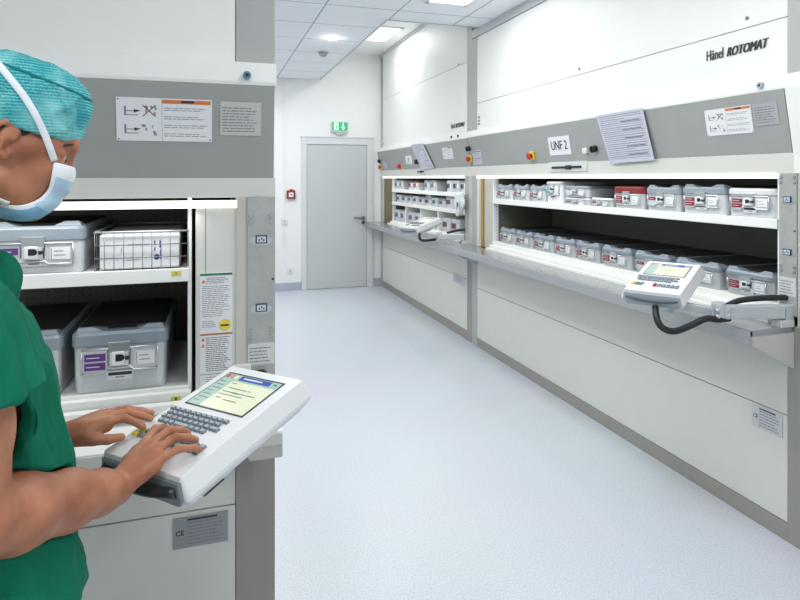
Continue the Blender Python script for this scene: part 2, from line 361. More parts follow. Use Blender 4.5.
def rotomat(label, loc, rz, W, c0, c1, top, seamU, hT, gT, gB, oT, oB, seamL, kick, x0, x1, shelves, wide=None, wideR=None, dep=1.25, sock=None, hoodx1=None, back=.62, kickd=.0):
    """local frame: x along the front, y into the cabinet, front face at y=0.  x0,x1: the shelf carrier between its cheeks"""
    t = thing('storage_cabinet', label, 'storage cabinet', loc, rz, 'vertical carousel storage cabinets')
    m = MB()
    m.box(0, W, .02, dep, oT+.06, top, CREAM); m.box(0, W, .02, dep, 0, oB-.06, CREAM)
    m.box(0, .02, .02, dep, oB-.06, oT+.06, CREAM); m.box(W-.02, W, .02, dep, oB-.06, oT+.06, CREAM); m.box(.02, W-.02, dep-.02, dep, oB-.06, oT+.06, CREAM)
    m.build('casing', t)
    m = MB(); m.box(0, c0, 0, .02, hT, top, GREYL); m.build('upper_column', t, bevel=.001)
    m = MB(); m.box(W-c1, W, 0, .02, hT, top, GREYL); m.build('upper_column', t, bevel=.001)
    m = MB(); m.box(0, c0, 0, .02, 0, oB-.03, GREYL if rz else TAUPE); m.build('lower_column', t, bevel=.001)
    m = MB(); m.box(W-c1, W, 0, .02, 0, oB-.03, TAUPE); m.build('lower_column', t, bevel=.001)
    m = MB(); m.box(c0+.002, W-c1-.002, .002, .02, hT, seamU-.003, WHITE); m.build('upper_panel', t, bevel=.002)
    m = MB(); m.box(c0+.002, W-c1-.002, .002, .02, seamU+.001, top, WHITE); m.build('upper_panel', t, bevel=.002)
    m = MB(); m.box(c0+.002, W-c1-.002, .002, .02, kick+.003, seamL-.0025, CREAM); m.build('lower_panel', t, bevel=.002)
    m = MB(); m.box(c0+.002, W-c1-.002, .002, .02, seamL+.0015, oB-.05, CREAM); m.build('lower_panel', t, bevel=.002)
    m = MB(); m.box(c0, W-c1, .0+kickd, .02, 0, kick, TAUPE); m.build('kick_plate', t, bevel=.001)
    hx = W if hoodx1 is None else hoodx1
    # hood: white lip over a grey face that leans back towards its foot
    m = MB(); m.prism([(0, hT), (-.045, hT-.004), (-.055, gT+.012), (-.053, gT), (-.02, gT), (0, gT)], 0, hx, WHITE); m.build('hood_lip', t, bevel=.002)
    m = MB(); m.prism([(-.052, gT), (-.002, gB), (.02, gB), (.02, gT)], .004, hx-.006, GREY); m.build('hood_face', t, bevel=.001)
    m = MB(); m.prism([(-.004, gB), (0, oT+.02), (.06, oT+.02), (.06, gB)], 0, hx+.0015, CREAM); m.build('shutter_box', t, bevel=.001)
    m = MB(); m.box(c0+.01 if not wideR else .3, x1+.01 if not wideR else x1+.155, -.006, .03, oT-.002 if not wideR else oT-.014, oT+.02 if not wideR else oT+.010, TUBEL); m.build('lamp_strip', t)
    # opening
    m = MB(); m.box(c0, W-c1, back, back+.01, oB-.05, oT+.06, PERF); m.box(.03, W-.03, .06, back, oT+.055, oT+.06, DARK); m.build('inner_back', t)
    for s_, xx in ((0, x0), (1, x1)):
        m = MB(); a, b = (xx-.012, xx) if s_ == 0 else (xx, xx+.012)
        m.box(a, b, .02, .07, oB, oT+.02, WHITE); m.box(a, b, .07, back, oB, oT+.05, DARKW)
        if s_ == 0:
            for k in range(int((oT-oB)/.03)):
                m.box(b, b+.0006, .05, .056, oB+.02+k*.03, oB+.03+k*.03, INK)
        m.build('carrier_cheek', t)
    for i, z in enumerate(shelves):
        m = MB(); m.box(x0, x1, .02, back, z-.035, z, WHITE if i < len(shelves)-1 or not rz else WHITE); m.box(x0-.005, x1+.005, .012, .022, z-.04, z+.004, WHITE); m.build('shelf', t, bevel=.002)
    if wide:     # chain side panel on the left
        m = MB(); m.box(wide[0], x0-.014, .03, .045, oB-.03, oT+.06, BEIGE); m.build('chain_cover', t, bevel=.001)
        m = MB(); m.box(wide[0]-.045, wide[0]-.006, .018, .03, oB-.03, oT+.02, wide[1]); m.build('guide_strip', t)
        m = MB(); m.box(c0, wide[0]-.05, .0, .03, oB-.03, oT+.02, CREAM); m.build('frame_post', t)
        m = MB(); m.box(0, c0, 0, .03, oB-.03, oT+.02, GREYL); m.build('frame_post', t, bevel=.001)
    if wideR:
        m = MB(); m.box(wideR[0], wideR[1], .004, .03, oB-.03, oT-.004, CREAM); m.box(wideR[0]+.03, wideR[0]+.032, .003, .004, oB+.3, oT-.004, INK); m.build('chain_cover', t, bevel=.001)
        m = MB(); m.box(W-c1, W-.092, -.004, .03, oB-.03, oT+.02, BEIGE); m.build('frame_post', t, bevel=.001)
        m = MB(); m.box(0, c0, 0, .03, oB-.03, oT+.02, GREYL); m.build('frame_post', t, bevel=.001)
    # sill rails at the foot of the opening
    m = MB(); m.box(x0-.02, x1+.01, -.012, .012, oB-.03, oB+.012, WHITE); m.box(x0-.02, x1+.01, -.05, -.02, oB-.04, oB-.012, WHITE); m.build('sill_rail', t, bevel=.002)
    if sock: socket_panel(t, *sock)
    return t

# --- the far cabinet of the right row and the nearer one
farc = rotomat('farther of the two long white cabinets in the right row, next to the door', (XR, 8.6, 0), -PI/2, 3.27, .12, .12, 3.40, 2.75, 2.045, 1.985, 1.71, 1.60, .985, .60, .09,
               .55, 3.06, [1.445, 1.27, 1.01], wide=(.19, OLIVE), hoodx1=3.27)
m = MB(); m.box(.16, .53, .012, .029, .955, 1.605, OLIVE); m.build('guide_strip', farc)
nearc = rotomat('nearer of the two long white cabinets in the right row', (XR, 5.33, 0), -PI/2, 3.45, .11, .12, 2.94, 2.312, 2.055, 1.988, 1.71, 1.60, .985, .555, .08,
                .42, 3.265, [1.41, 1.03], wide=(.21, GOLD), sock=(3.295, 3.378, 1.0, 1.62, -.001, (1.505, 1.275), (1.58, 1.19), (1.085, 1.165)), hoodx1=3.36)
def nx(Y): return 5.33-Y
def fx(Y): return 8.6-Y
# right post of each opening
m = MB(); m.box(3.378, 3.45, -.001, .03, .955, 1.62, BEIGE); m.build('frame_post', nearc, bevel=.001)
m = MB(); m.box(3.10, 3.19, 0, .03, .955, 1.62, GALV); m.build('frame_post', farc, bevel=.001)
m = MB(); m.box(3.19, 3.27, 0, .03, .955, 1.62, BEIGE); m.build('frame_post', farc, bevel=.001)
# hood end cheek of the nearer cabinet (white, turns the corner)
m = MB(); m.prism([(0, 2.055), (-.045, 2.05), (-.056, 1.99), (-.004, 1.70), (0, 1.62), (.06, 1.62), (.06, 2.055)], 3.3605, 3.4515, WHITE); m.build('hood_end', nearc, bevel=.002)
def hy(z, gT=1.988, gB=1.71): return -.052+(gT-z)/(gT-gB)*.05-.001      # y of the leaning hood face

def tilt_part(o, z0):   # lean a flat part built at y=0 onto the hood face about height z0
    a = math.atan2(.05, .278)
    o.rotation_euler = (a, 0, 0)
    p = Vector((0, hy(z0), z0)); r = Matrix.Rotation(a, 3, 'X') @ Vector((0, 0, z0)); o.location = p-r
    return o
# hood face items of the nearer cabinet
w = warn_label(nearc, nx(2.42), nx(2.15), 1.81, 1.94, 0); tilt_part(w, 1.87)
w = rating_plate(nearc, nx(2.14), nx(2.015), 1.838, 1.94, 0, 'rating_plate', rows=7); tilt_part(w, 1.89)
m = MB(); m.box(nx(3.905), nx(3.63), -.002, 0, 1.765, 1.90, PAPER); [m.text('UNF 2', nx(3.905)+.033+dx, 1.803, -.0026-dx*.02, .203, BLACKP, height=.066) for dx in (0, .002, .004)]; w = m.build('name_card', nearc, recalc=False); tilt_part(w, 1.83)
def estop(par, x, z, seed=0):
    m = MB(); m.box(x-.034, x+.034, -.014, 0, z-.036, z+.036, YELLOW); w = m.build('switch_plate', par, bevel=.006); tilt_part(w, z)
    m = MB(); m.tube([(x, -.014, z), (x, -.03, z)], .018, RED, 16); m.tube([(x, -.03, z), (x, -.045, z)], .026, RED, 20); w = m.build('emergency_button', par, bevel=.003); tilt_part(w, z)
estop(nearc, nx(4.156), 1.775)
def knob(par, x, z, m1, r=.02, name='key_switch', ln=.025):
    m = MB(); m.tube([(x, 0, z), (x, -ln, z)], r, m1, 16); m.box(x-.005, x+.005, -ln-.006, -ln, z-r*.8, z+r*.8, m1); w = m.build(name, par); tilt_part(w, z)
knob(nearc, nx(3.45), 1.785, WHITE); knob(nearc, nx(3.35), 1.792, BLACK, .022, 'selector_knob', .035)
estop(nearc, nx(5.32), 1.787)
knob(nearc, nx(5.31), 1.885, BLACK, .024, 'selector_knob', .035)
for z0_, z1_ in ((1.80, 1.86), (1.73, 1.795)):
    m = MB(); m.box(nx(5.27), nx(5.08), -.002, 0, z0_, z1_, PAPERB); m.rect(nx(5.26), nx(5.09), z1_-.016, z1_-.008, -.0026, REDD if z0_ > 1.79 else INK); m.lines(nx(5.26), nx(5.09), z0_+.005, z1_-.02, 3, -.0026, INK); w = m.build('switch_label', nearc, recalc=False); tilt_part(w, 1.8)
m = MB(); m.disc((nx(2.085), 2.017), .015, -.066, -.05, BOLT, 16); m.disc((nx(2.085), 2.017), .006, -.068, -.065, BLACKP, 12); m.build('lock', nearc)
# shutter handle plates
for par, a, b in ((nearc, nx(3.93), nx(3.46)), (farc, fx(6.93), fx(6.62))):
    m = MB(); m.box(a, b, -.012, 0, 1.645, 1.715, ALUL); m.build('handle_plate', par, bevel=.003)
    m = MB(); m.box(a+.1*(b-a), b-.12*(b-a), -.02, -.012, 1.668, 1.684, BLACK); m.box(a+.5*(b-a), a+.62*(b-a), -.026, -.012, 1.66, 1.69, BLACK); m.build('shutter_handle', par, bevel=.003)
# lettering on the upper panels
for par, x, z, w_ in ((nearc, nx(2.445), 2.195, .355), (farc, fx(5.86), 2.118, .36)):
    m = MB()
    for dx in (0, .0018, .0036): m.text('H\u00e4nel', x-.006+dx, z, -.001-dx*.02, w_*.29, BLACKP, height=.052)
    for dx in (0, .0025, .005, .0075): m.text('ROTOMAT', x+w_*.335+dx, z, -.001-dx*.02, w_*.645, BLACKP, height=.044, shear=.3)
    m.build('lettering', par, recalc=False)
m = MB()
for k in range(3): m.box(.135, .175, -.001, .003, 2.10+k*.032, 2.118+k*.032, INK)
m.build('emblem_bars', nearc)  # three flat bars standing for a small emblem, no openings
for par, pts in ((nearc, ((nx(2.208), 2.355), (nx(3.56), 2.35))), (farc, ((fx(5.66), 2.76), (.17, 2.10)))):
    for x, z in pts:
        m = MB(); m.disc((x, z), .009, -.004, .002, INK, 12); m.build('panel_lock', par)
for x in (fx(5.72), fx(5.55)):
    m = MB(); m.disc((x, 2.02), .012, -.062, -.05, BLACK, 12); m.build('lock', farc)
rating_plate(nearc, nx(2.18), nx(2.025), .445, .545, 0, 'rating_plate', ce=True, rows=6, m0=mat('pale_rating', (200, 203, 206), .4))
rating_plate(nearc, nx(5.10), nx(4.98), .45, .53, 0, 'rating_plate', ce=False, rows=3) if False else None
# hood face items of the far cabinet
estop(farc, fx(8.5), 1.765); knob(farc, fx(8.52), 1.85, BLACK, .024, 'selector_knob', .035)
m = MB(); m.box(fx(8.4), fx(8.22), -.002, 0, 1.74, 1.84, PAPERB); m.lines(fx(8.39), fx(8.23), 1.745, 1.835, 5, -.0026, INK); tilt_part(m.build('switch_label', farc, recalc=False), 1.8)
m = MB(); m.tube([(fx(7.6), 0, 1.76), (fx(7.6), -.04, 1.76)], .026, RED, 16); m.box(fx(7.6)-.04, fx(7.6)+.04, -.008, 0, 1.72, 1.80, ORANGE); tilt_part(m.build('emergency_button', farc), 1.76)
m = MB(); m.box(fx(7.32), fx(7.08), -.002, 0, 1.775, 1.885, PAPER); m.disc((fx(7.2), 1.835), .02, -.0035, -.002, INK, 12); m.lines(fx(7.28), fx(7.12), 1.785, 1.81, 2, -.0026, INK); tilt_part(m.build('pictogram_card', farc, recalc=False), 1.83)
knob(farc, fx(6.86), 1.80, BLACK, .03, 'selector_knob', .04)
rating_plate(farc, fx(5.80), fx(5.52), .52, .62, 0, 'rating_plate', rows=5, m0=mat('pale_rating', (200, 203, 206), .4))
w = warn_label(farc, fx(6.02), fx(5.74), 1.80, 1.925, 0); tilt_part(w, 1.86)

# --- the left cabinet, front parallel to the end wall
LX = .211-3.3
leftc = rotomat('white storage cabinet on the left with an open front behind the man in scrubs', (LX, 2.08, 0), 0, 3.3, .12, .128, 3.0, 2.30, 1.985, 1.905, 1.60, 1.515, .895, .508, .08,
                .35, 3.3-.211-.070, [1.30, .914], wideR=(3.3-.211-.045, 3.3-.211+.083), sock=(3.3-.092, 3.3, .865, 1.535, -.004, (1.393, 1.163), (1.452, 1.065), (.972, 1.043)))
def lx(X): return X-LX
def hyl(z): return -.052+(1.905-z)/.305*.05-.001
def tilt_l(o, z0):
    a = math.atan2(.05, .305); o.rotation_euler = (a, 0, 0); o.location = Vector((0, hyl(z0), z0))-Matrix.Rotation(a, 3, 'X') @ Vector((0, 0, z0)); return o
tilt_l(warn_label(leftc, lx(-.278), lx(.006), 1.717, 1.853, 0), 1.785)
tilt_l(rating_plate(leftc, lx(.032), lx(.162), 1.74, 1.85, 0, rows=9, m0=mat('pale_plate', (190, 192, 188), .5)), 1.8)
m = MB(); m.disc((lx(.115), 1.935), .013, -.07, -.05, mat('lock_blue', (96, 140, 160), .3, metal=.7), 16); m.disc((lx(.115), 1.935), .006, -.073, -.069, BLACKP, 10); m.build('lock', leftc)
rating_plate(leftc, lx(-.115), lx(.057), .392, .492, 0, ce=True, rows=7, m0=mat('rating_grey', (150, 154, 156), .4, metal=.3))
m = MB(); x0, x1 = lx(-.031), lx(.071)
m.box(x0, x1, -.0005, .004, .90, 1.285, PAPER)
q = -.001
m.rect(x0, x1, 1.277, 1.285, q, GREEN); m.face([(x0+.004, q, 1.253), (x0+.018, q, 1.253), (x0+.011, q, 1.265)], ORANGE)
m.lines(x0+.02, x1-.004, 1.25, 1.272, 4, q, BLACKP, .3, 1); m.lines(x0+.006, x1-.006, 1.14, 1.245, 17, q, INK, .3, 2); m.lines(x0+.006, x0+.05, 1.105, 1.13, 4, q, INK, .3, 4)
m.rect(x0, x1, 1.08, 1.086, q, BROWN)
for z in (1.062, 1.042): m.face([(x0+.003, q, z), (x0+.015, q, z), (x0+.009, q, z+.012)], ORANGE)
m.lines(x0+.018, x1-.004, .96, 1.075, 18, q, BLACKP, .3, 6); m.rect(x0, x1, .951, .953, q, INK); m.lines(x0+.018, x1-.004, .905, .945, 6, q, INK, .3, 7)
m.build('instruction_label', leftc, recalc=False)
m = MB(); m.disc((lx(.047), 1.112), .019, -.0022, -.0006, YELLOW, 24); m.rect(lx(.034), lx(.06), 1.108, 1.114, -.0028, BLACKP); m.disc((lx(.047), 1.112), .0165, -.0024, -.002, mat('yellow_in', (236, 206, 70), .5), 24); m.build('round_sticker', leftc, recalc=False)
m = MB(); m.disc((lx(.165), .935), .02, -.05, -.01, BLACK, 16); m.build('cable_plug', leftc)

# worktops
def wedge(mb, pts, x0, x1, m): mb.prism(pts, x0, x1, m, 'y')
t = thing('worktop', 'long grey steel worktop along the fronts of both right cabinets', 'worktop', (0, 0, 0))
m = MB(); m.box(2.17, 2.405, 1.965, 8.597, .93, .956, STEELTOP); m.build('top', t, bevel=.002)
m = MB(); m.box(2.167, 2.185, 1.965, 8.597, .893, .953, EDGE); m.build('front_edge', t, bevel=.002)
m = MB(); m.prism([(2.185, .93), (2.185, .89), (2.419, .77), (2.419, .93)], 1.967, 1.985, BEIGE, 'y'); m.build('end_bracket', t, bevel=.001)
m = MB(); m.prism([(2.185, .93), (2.185, .89), (2.419, .77), (2.419, .93)], 5.20, 5.22, TRIMG, 'y'); m.build('bracket', t)
t = thing('worktop', 'white worktop ledge in front of the left cabinet under the large terminal', 'worktop', (0, 0, 0))
m = MB(); m.box(LX+.02, .211, 1.85, 2.065, .80, .83, WHITE); m.build('top', t, bevel=.002)
m = MB(); m.box(LX+.02, .211, 1.847, 1.862, .79, .825, CREAM); m.build('front_edge', t, bevel=.002)
m = MB(); m.prism([(.10, .80), (.09, .785), (.115, .75), (.211, .75), (.211, .80)], 1.85, 2.078, BEIGE, 'y'); m.build('end_bracket', t, bevel=.002)
# ------------------------------------------------------------------ sterile goods containers
TINB = mat('tin_grey', (204, 208, 210), .36, metal=.45, var=.04, scale=14)
TINW = mat('pale_tin', (206, 210, 213), .4, metal=.15, var=.03, scale=14)
STK = mat('sticker', (214, 218, 220), .4)
def container(label, w, h, d=.52, lid=LIDB, body=TINB, tags=(REDD, REDD), loc=(0, 0, 0), rz=0, group=None, lh=.045, hump=True, name='sterile_container'):
    t = thing(name, label, 'container', loc, rz, group)
    k = h/.2
    m = MB()
    n = [rr(w-.022, d-.022, .022, 0, 0, d/2), rr(w-.018, d-.018, .024, .004, 0, d/2), rr(w-.012, d-.012, .026, h-lh, 0, d/2)]
    m.loft(n, body, smooth=False); o = m.build('body', t, smooth=False)
    m = MB()
    m.loft([rr(w-.004, d-.004, .028, h-lh-.004, 0, d/2), rr(w, d, .03, h-lh, 0, d/2), rr(w, d, .03, h-.012, 0, d/2), rr(w-.014, d-.014, .024, h-.002, 0, d/2), rr(w-.05, d-.05, .02, h-.004, 0, d/2)], lid)
    if hump:     # raised grip corners with a dip between them
        for s_ in (-1, 1):
            a, b = sorted((s_*(w/2-.012), s_*(w*.16)))
            lo = [(a, .014, h-.004), (a, .075, h-.004), (b, .075, h-.004), (b, .014, h-.004)]
            out = s_*(w/2-.03)
            m.loft([lo, [(a+.008 if s_ < 0 else a+.035, .02, h+.012), (a+.008 if s_ < 0 else a+.035, .055, h+.006), (b-.035 if s_ < 0 else b-.008, .055, h+.006), (b-.035 if s_ < 0 else b-.008, .02, h+.012)]], lid)
    m.build('lid', t, bevel=.002)
    m = MB(); m.box(-w/2+.013, w/2-.013, .078, d-.02, h-.006, h+.0015, LIDD); m.box(-w*.15, w*.15, .05, .078, h-.006, h-.001, LIDD); m.build('lid_dark_slab', t)  # dark slab over the lid top, behind the lighter front rim
    # front furniture: bracket frame, tag frame, latch, label
    zc = h-lh-.012; hw = w*.385; bh = min(.075, h*.44)
    m = MB()
    for (a, b, c, e) in ((-hw, -w*.13, zc-bh, zc), (w*.11, hw, zc-bh*.9, zc), (-w*.13, w*.11, zc-bh*.86, zc-bh*.7)):
        m.box(a, b, -.004, .008, c, e, TINW)
    m.tube([(-hw, -.006, zc+.002), (hw, -.006, zc+.002)], .0035, CHROME, 8); m.tube([(-hw, -.006, zc-bh), (-w*.17, -.006, zc-bh), (-w*.13, -.006, zc-bh*.8), (w*.11, -.006, zc-bh*.8), (w*.14, -.006, zc-bh*.93), (hw, -.006, zc-bh*.93)], .003, CHROME, 8)
    m.tube([(-hw, -.006, zc), (-hw, -.006, zc-bh)], .003, CHROME, 8); m.tube([(hw, -.006, zc), (hw, -.006, zc-bh*.93)], .003, CHROME, 8)
    m.build('handle_bracket', t)
    m = MB()
    th = bh*.30
    for j, tm in enumerate(tags):
        z1 = zc-bh*.17-j*bh*.38
        m.box(-hw+.008, -hw+.008+w*.21, -.0065, -.004, z1-th, z1, tm); m.rect(-hw+.014, -hw+w*.18, z1-th*.55, z1-th*.45, -.007, TRANSP)
    m.build('coloured_tag', t)
    m = MB(); m.box(w*.16, hw-.008, -.007, -.004, zc-bh*.72, zc-bh*.15, PAPER); m.lines(w*.2, hw-.02, zc-bh*.62, zc-bh*.25, 2, -.0075, INK, .25, 3); m.rect(w*.17, w*.175, zc-bh*.7, zc-bh*.2, -.0075, BLACKP); m.build('paper_tag', t)
    m = MB(); m.box(-w*.115, w*.105, -.012, .004, zc-.012, zc+lh*.5, CHROME); m.box(-w*.10, w*.09, -.014, -.004, zc-bh*.70, zc-.01, TINW)
    m.box(-w*.075, w*.045, -.017, -.012, zc-bh*.64, zc-bh*.1, PAPER); m.box(-w*.04, w*.015, -.0185, -.017, zc-bh*.5, zc-bh*.2, BLACK); m.disc((w*.012, zc-bh*.35), bh*.15, -.0186, -.017, BLACK, 14); m.box(w*.055, w*.10, -.018, -.006, zc-bh*.46, zc-bh*.3, BLACKP)
    m.build('latch', t, bevel=.0012)
    if h > .12:
        m = MB(); z0 = max(.012, h*.30); m.box(-w*.13, w*.13, .0005, .0075, z0-.02, z0+.008, STK); m.rect(-w*.12, w*.12, z0-.006, z0+.004, 0, BLACKP); m.rect(-w*.05, w*.05, z0-.014, z0-.010, 0, INK); m.build('barcode_sticker', t)
    return t
ORD = ['first', 'second', 'third', 'fourth', 'fifth', 'sixth', 'seventh', 'eighth', 'ninth', 'tenth', 'eleventh', 'twelfth']
# left cabinet
GL = 'containers in the left cabinet'
container('grey container with purple tag and blue-grey lid on the upper shelf beside the wire basket', .285, .152, .52, LIDB, TINW, (PURPLE,), (-.518, 2.105, 1.301), 0, GL)
container('large grey container with two purple tags on the lower shelf of the left cabinet', .288, .196, .52, LIDB, TINB, (PURPLE, PURPLE), (-.275, 2.108, .915), 0, GL)
container('grey container half hidden by the man at the left end of the lower shelf', .288, .196, .52, LIDB, TINB, (PURPLE, PURPLE), (-.585, 2.108, .915), 0, GL)
# wire basket and its packet
WIRE = mat('dull_wire', (120, 124, 126), .4, metal=.6)
t = thing('wire_basket', 'open chrome wire basket on the upper shelf of the left cabinet', 'basket', (-.208, 2.10, 1.302))
m = MB(); w2, hb, db = .14, .125, .4
for z in (0, hb*.33, hb*.66, hb):
    m.tube([(-w2, 0, z), (w2, 0, z)], .0018, WIRE, 6); m.tube([(-w2, db, z), (w2, db, z)], .0018, WIRE, 6)
    for s_ in (-w2, w2): m.tube([(s_, 0, z), (s_, db, z)], .0018, WIRE, 6)
for k in range(11):
    x = -w2+k*2*w2/10
    for y in (0, db): m.tube([(x, y, 0), (x, y, hb)], .0012, WIRE, 6)
    m.tube([(x, 0, .002), (x, db, .002)], .0014, WIRE, 6)
for k in range(1, 10):
    for x in (-w2, w2): m.tube([(x, db*k/10, 0), (x, db*k/10, hb)], .0014, WIRE, 6)
m.build('wire_grid', t)
m = MB(); m.tube([(-w2, 0, hb), (w2, 0, hb), (w2, db, hb), (-w2, db, hb), (-w2, 0, hb)], .0035, CHROME, 8); m.build('rim', t)
t = thing('wrapped_pack', 'white wrapped pack with blue marks lying inside the wire basket', 'pack', (-.208, 2.112, 1.306))
m = MB(); m.box(-.128, .112, 0, .36, 0, .112, PAPER); m.build('wrapper', t, bevel=.006)
m = MB(); q = -.0008
m.rect(-.045, .02, .076, .08, q, BLACKP); m.rect(-.05, -.01, .028, .03, q, INK); m.rect(-.065, -.063, .05, .07, q, INK); m.build('printed_text', t, recalc=False); m = MB(); m.rect(.034, .038, .074, .09, q, BLUEM); m.rect(.05, .054, .066, .09, q, BLUEM); m.rect(.034, .038, .056, .068, q, BLUEM); m.disc((.042, .036), .009, q, .001, BLUEM, 16); m.rect(.052, .056, .03, .06, q, BLUEM)
m.build('blue_emblem', t, recalc=False)
for z, x, lab, s_ in ((.869, -.105, 'small yellow shelf marker', '1'), (1.27, -.105, '', '5')):
    m = MB(); y_ = .0095 if z > 1 else -.0145; m.box(lx(x)-.015, lx(x)+.015, y_, y_+.003, z+.010, z+.026, YELL2); m.text(s_, lx(x)-.003, z+.0135, y_-.0004, .006, BLACKP, height=.009); m.build('shelf_marker', leftc, recalc=False)

# nearer right cabinet
XF = 2.452
GU = 'containers on the upper shelf of the nearer right cabinet'
GN = 'containers on the lower shelf of the nearer right cabinet'
def yc(a, b): return (a+b)/2
up = [(4.88, 4.60, .125, LIDB, TINW, (REDD, REDD), 'grey container at the left end of the upper shelf of the nearer right cabinet'),
      (4.575, 4.325, .125, LIDB, TINW, (REDD, REDD), 'second grey container from the left end of the upper shelf, nearer right cabinet'),
      (4.30, 4.07, .125, LIDB, TINW, (REDD, REDD), 'third grey container on the upper shelf, left of the tall white box with teal tag')]
for a, b, h, l, bo, tg, lab in up: container(lab, a-b, h, .5, l, bo, tg, (XF, yc(a, b), 1.411), -PI/2, GU, lh=.03)
container('tall white box with a teal tag on the upper shelf, under the black shutter handle', .22, .165, .4, TINW, mat('white_box', (232, 234, 234), .45), (TEALT, TEALT), (XF, 3.945, 1.411), -PI/2, GU, lh=.02, hump=False)
container('shallow tray with red tags at the foot of a two-tray stack on the upper shelf', .29, .052, .45, TINW, TINB, (REDD,), (XF, 3.655, 1.411), -PI/2, GU, lh=.014, hump=False, name='instrument_tray')
container('pale tray lying on another tray on the upper shelf beside the tall white box', .29, .082, .45, LIDB, TINW, (STK,), (XF, 3.655, 1.465), -PI/2, GU, lh=.02, hump=False, name='instrument_tray')
container('single low tray with dark red tags between the tray stack and the red-lidded container', .225, .06, .45, TINB, TINB, (REDD,), (XF, 3.375, 1.411), -PI/2, GU, lh=.014, hump=False, name='instrument_tray')
container('grey container with a bright red lid on the upper shelf of the nearer cabinet', .28, .138, .5, LIDR, TINB, (REDD, REDD), (XF, 3.103, 1.411), -PI/2, GU, lh=.04, hump=False)
container('grey container immediately right of the red-lidded one on the upper shelf', .27, .138, .5, LIDB, TINB, (REDD,), (XF, 2.812, 1.411), -PI/2, GU, lh=.036)
container('second grey container right of the red-lidded one on the upper shelf', .29, .145, .5, LIDB, TINW, (REDD, REDD), (XF, 2.518, 1.411), -PI/2, GU, lh=.036)
container('pale container at the right end of the upper shelf with red tags and white lid', .275, .142, .5, TINW, TINW, (REDD, REDD), (XF, 2.222, 1.411), -PI/2, GU, lh=.03, hump=False)
low = [(4.82, 4.56), (4.53, 4.27), (4.24, 3.96), (3.93, 3.68), (3.665, 3.40), (3.37, 3.08), (3.05, 2.76), (2.715, 2.41), (2.378, 2.10)]
lowl = ['grey container at the left end of the lower shelf of the nearer right cabinet'] + ['%s grey container from the left end of the lower shelf of the nearer right cabinet' % o for o in ORD[1:6]] + \
       ['grey one-tag container on the lower shelf, just left behind the nearer terminal', 'grey container hidden behind the terminal on the lower shelf, nearer right cabinet', 'grey container with two red tags at the right end of the lower shelf, nearer cabinet']
for i, ((a, b), lab) in enumerate(zip(low, lowl)):
    container(lab, a-b, .122 if i else .125, .52, LIDB, TINB, (REDD,) if i in (6, 7) else (REDD, REDD), (XF, yc(a, b), 1.031), -PI/2, GN, lh=.03)

# far right cabinet: small boxes with less furniture
def small_box(lab, w, h, loc, tagm, lid=LIDB, body=TINW, grp=None, d=.35):
    t = thing('storage_box', lab, 'box', loc, -PI/2, grp)
    m = MB(); m.loft([rr(w-.012, d-.012, .015, 0, 0, d/2), rr(w-.006, d-.006, .015, h-.02, 0, d/2)], body); m.build('body', t)
    m = MB(); m.loft([rr(w, d, .016, h-.022, 0, d/2), rr(w, d, .016, h-.006, 0, d/2), rr(w-.02, d-.02, .016, h, 0, d/2)], lid); m.build('lid', t)
    m = MB(); m.box(-w*.08, w*.08, -.006, .004, h*.36, h*.74, INK); m.box(-w*.05, w*.0, -.008, -.006, h*.42, h*.68, BLACKP); m.build('latch', t)
    m = MB(); m.box(-w*.4, -w*.17, -.003, .004, h*.35, h*.72, tagm); m.build('coloured_tag', t); m = MB(); m.box(w*.19, w*.4, -.003, .004, h*.35, h*.72, STK); m.build('paper_tag', t)
XS = 2.455
G1 = 'boxes on the top shelf of the far cabinet'; G2 = 'boxes on the middle shelf of the far cabinet'; G3 = 'boxes in the bottom bays of the far cabinet'
top = [(8.00, 7.82, BLUEM, LIDB, TINB), (7.80, 7.64, INK, LIDB, TINB), (7.40, 7.22, REDD, LIDR, TINW), (7.20, 7.02, REDD, LIDR, TINW), (6.80, 6.62, INK, LIDB, TINB), (6.60, 6.40, INK, LIDB, TINB), (6.08, 5.92, REDD, TINW, TINW), (5.90, 5.73, BLACKP, TINW, TINB), (5.70, 5.55, BLACKP, LIDB, TINW)]
tl = ['leftmost bluish box on the top shelf of the far cabinet', 'second bluish box from the left on the top shelf of the far cabinet', 'left one of two red-lidded boxes on the top shelf of the far cabinet', 'right one of two red-lidded boxes on the top shelf of the far cabinet',
      'left one of the blue-grey pair mid-way along the top shelf of the far cabinet', 'right one of the blue-grey pair mid-way along the top shelf of the far cabinet', 'box with a red tag, third from the right on the far top shelf', 'second box from the right end of the far cabinet top shelf', 'box at the right end of the top shelf of the far cabinet']
for (a, b, tm, l, bo), lab in zip(top, tl): small_box(lab, a-b, .125 if l != LIDR else .115, (XS, (a+b)/2, 1.447), tm, l, bo, G1)
mid = [7.92, 7.70, 7.45, 7.22, 7.0, 6.78, 6.54, 6.33, 6.1, 5.86]
for i, a in enumerate(mid[:-1]):
    b = mid[i+1]+.02
    small_box('%s small box from the left on the middle shelf of the far cabinet' % ORD[i], a-b, .10 if i < 8 else .13, (XS, (a+b)/2, 1.271), (REDD if i in (5, 8) else INK), LIDB if i % 3 else TINW, TINW, G2)
small_box('box with a dark red lid stacked on the sixth small box of the middle shelf', .2, .034, (XS, 6.66, 1.372), REDD, LIDR, TINW, G2)
for k, (a, b, pl) in enumerate(((8.0, 7.77, 'left'), (7.75, 7.54, 'right'), (7.40, 7.17, 'left'), (7.14, 6.94, 'right'), (6.2, 5.98, 'left'), (5.95, 5.72, 'right'))):
    bay = ['bottom left corner bay', 'second bottom bay from left', 'wide bottom right bay'][k//2]
    small_box('%s one of two boxes in the %s of the far cabinet' % (pl, bay), a-b, .15, (XS, (a+b)/2, 1.012), INK if k < 4 else REDD, TINW, TINW, G3)
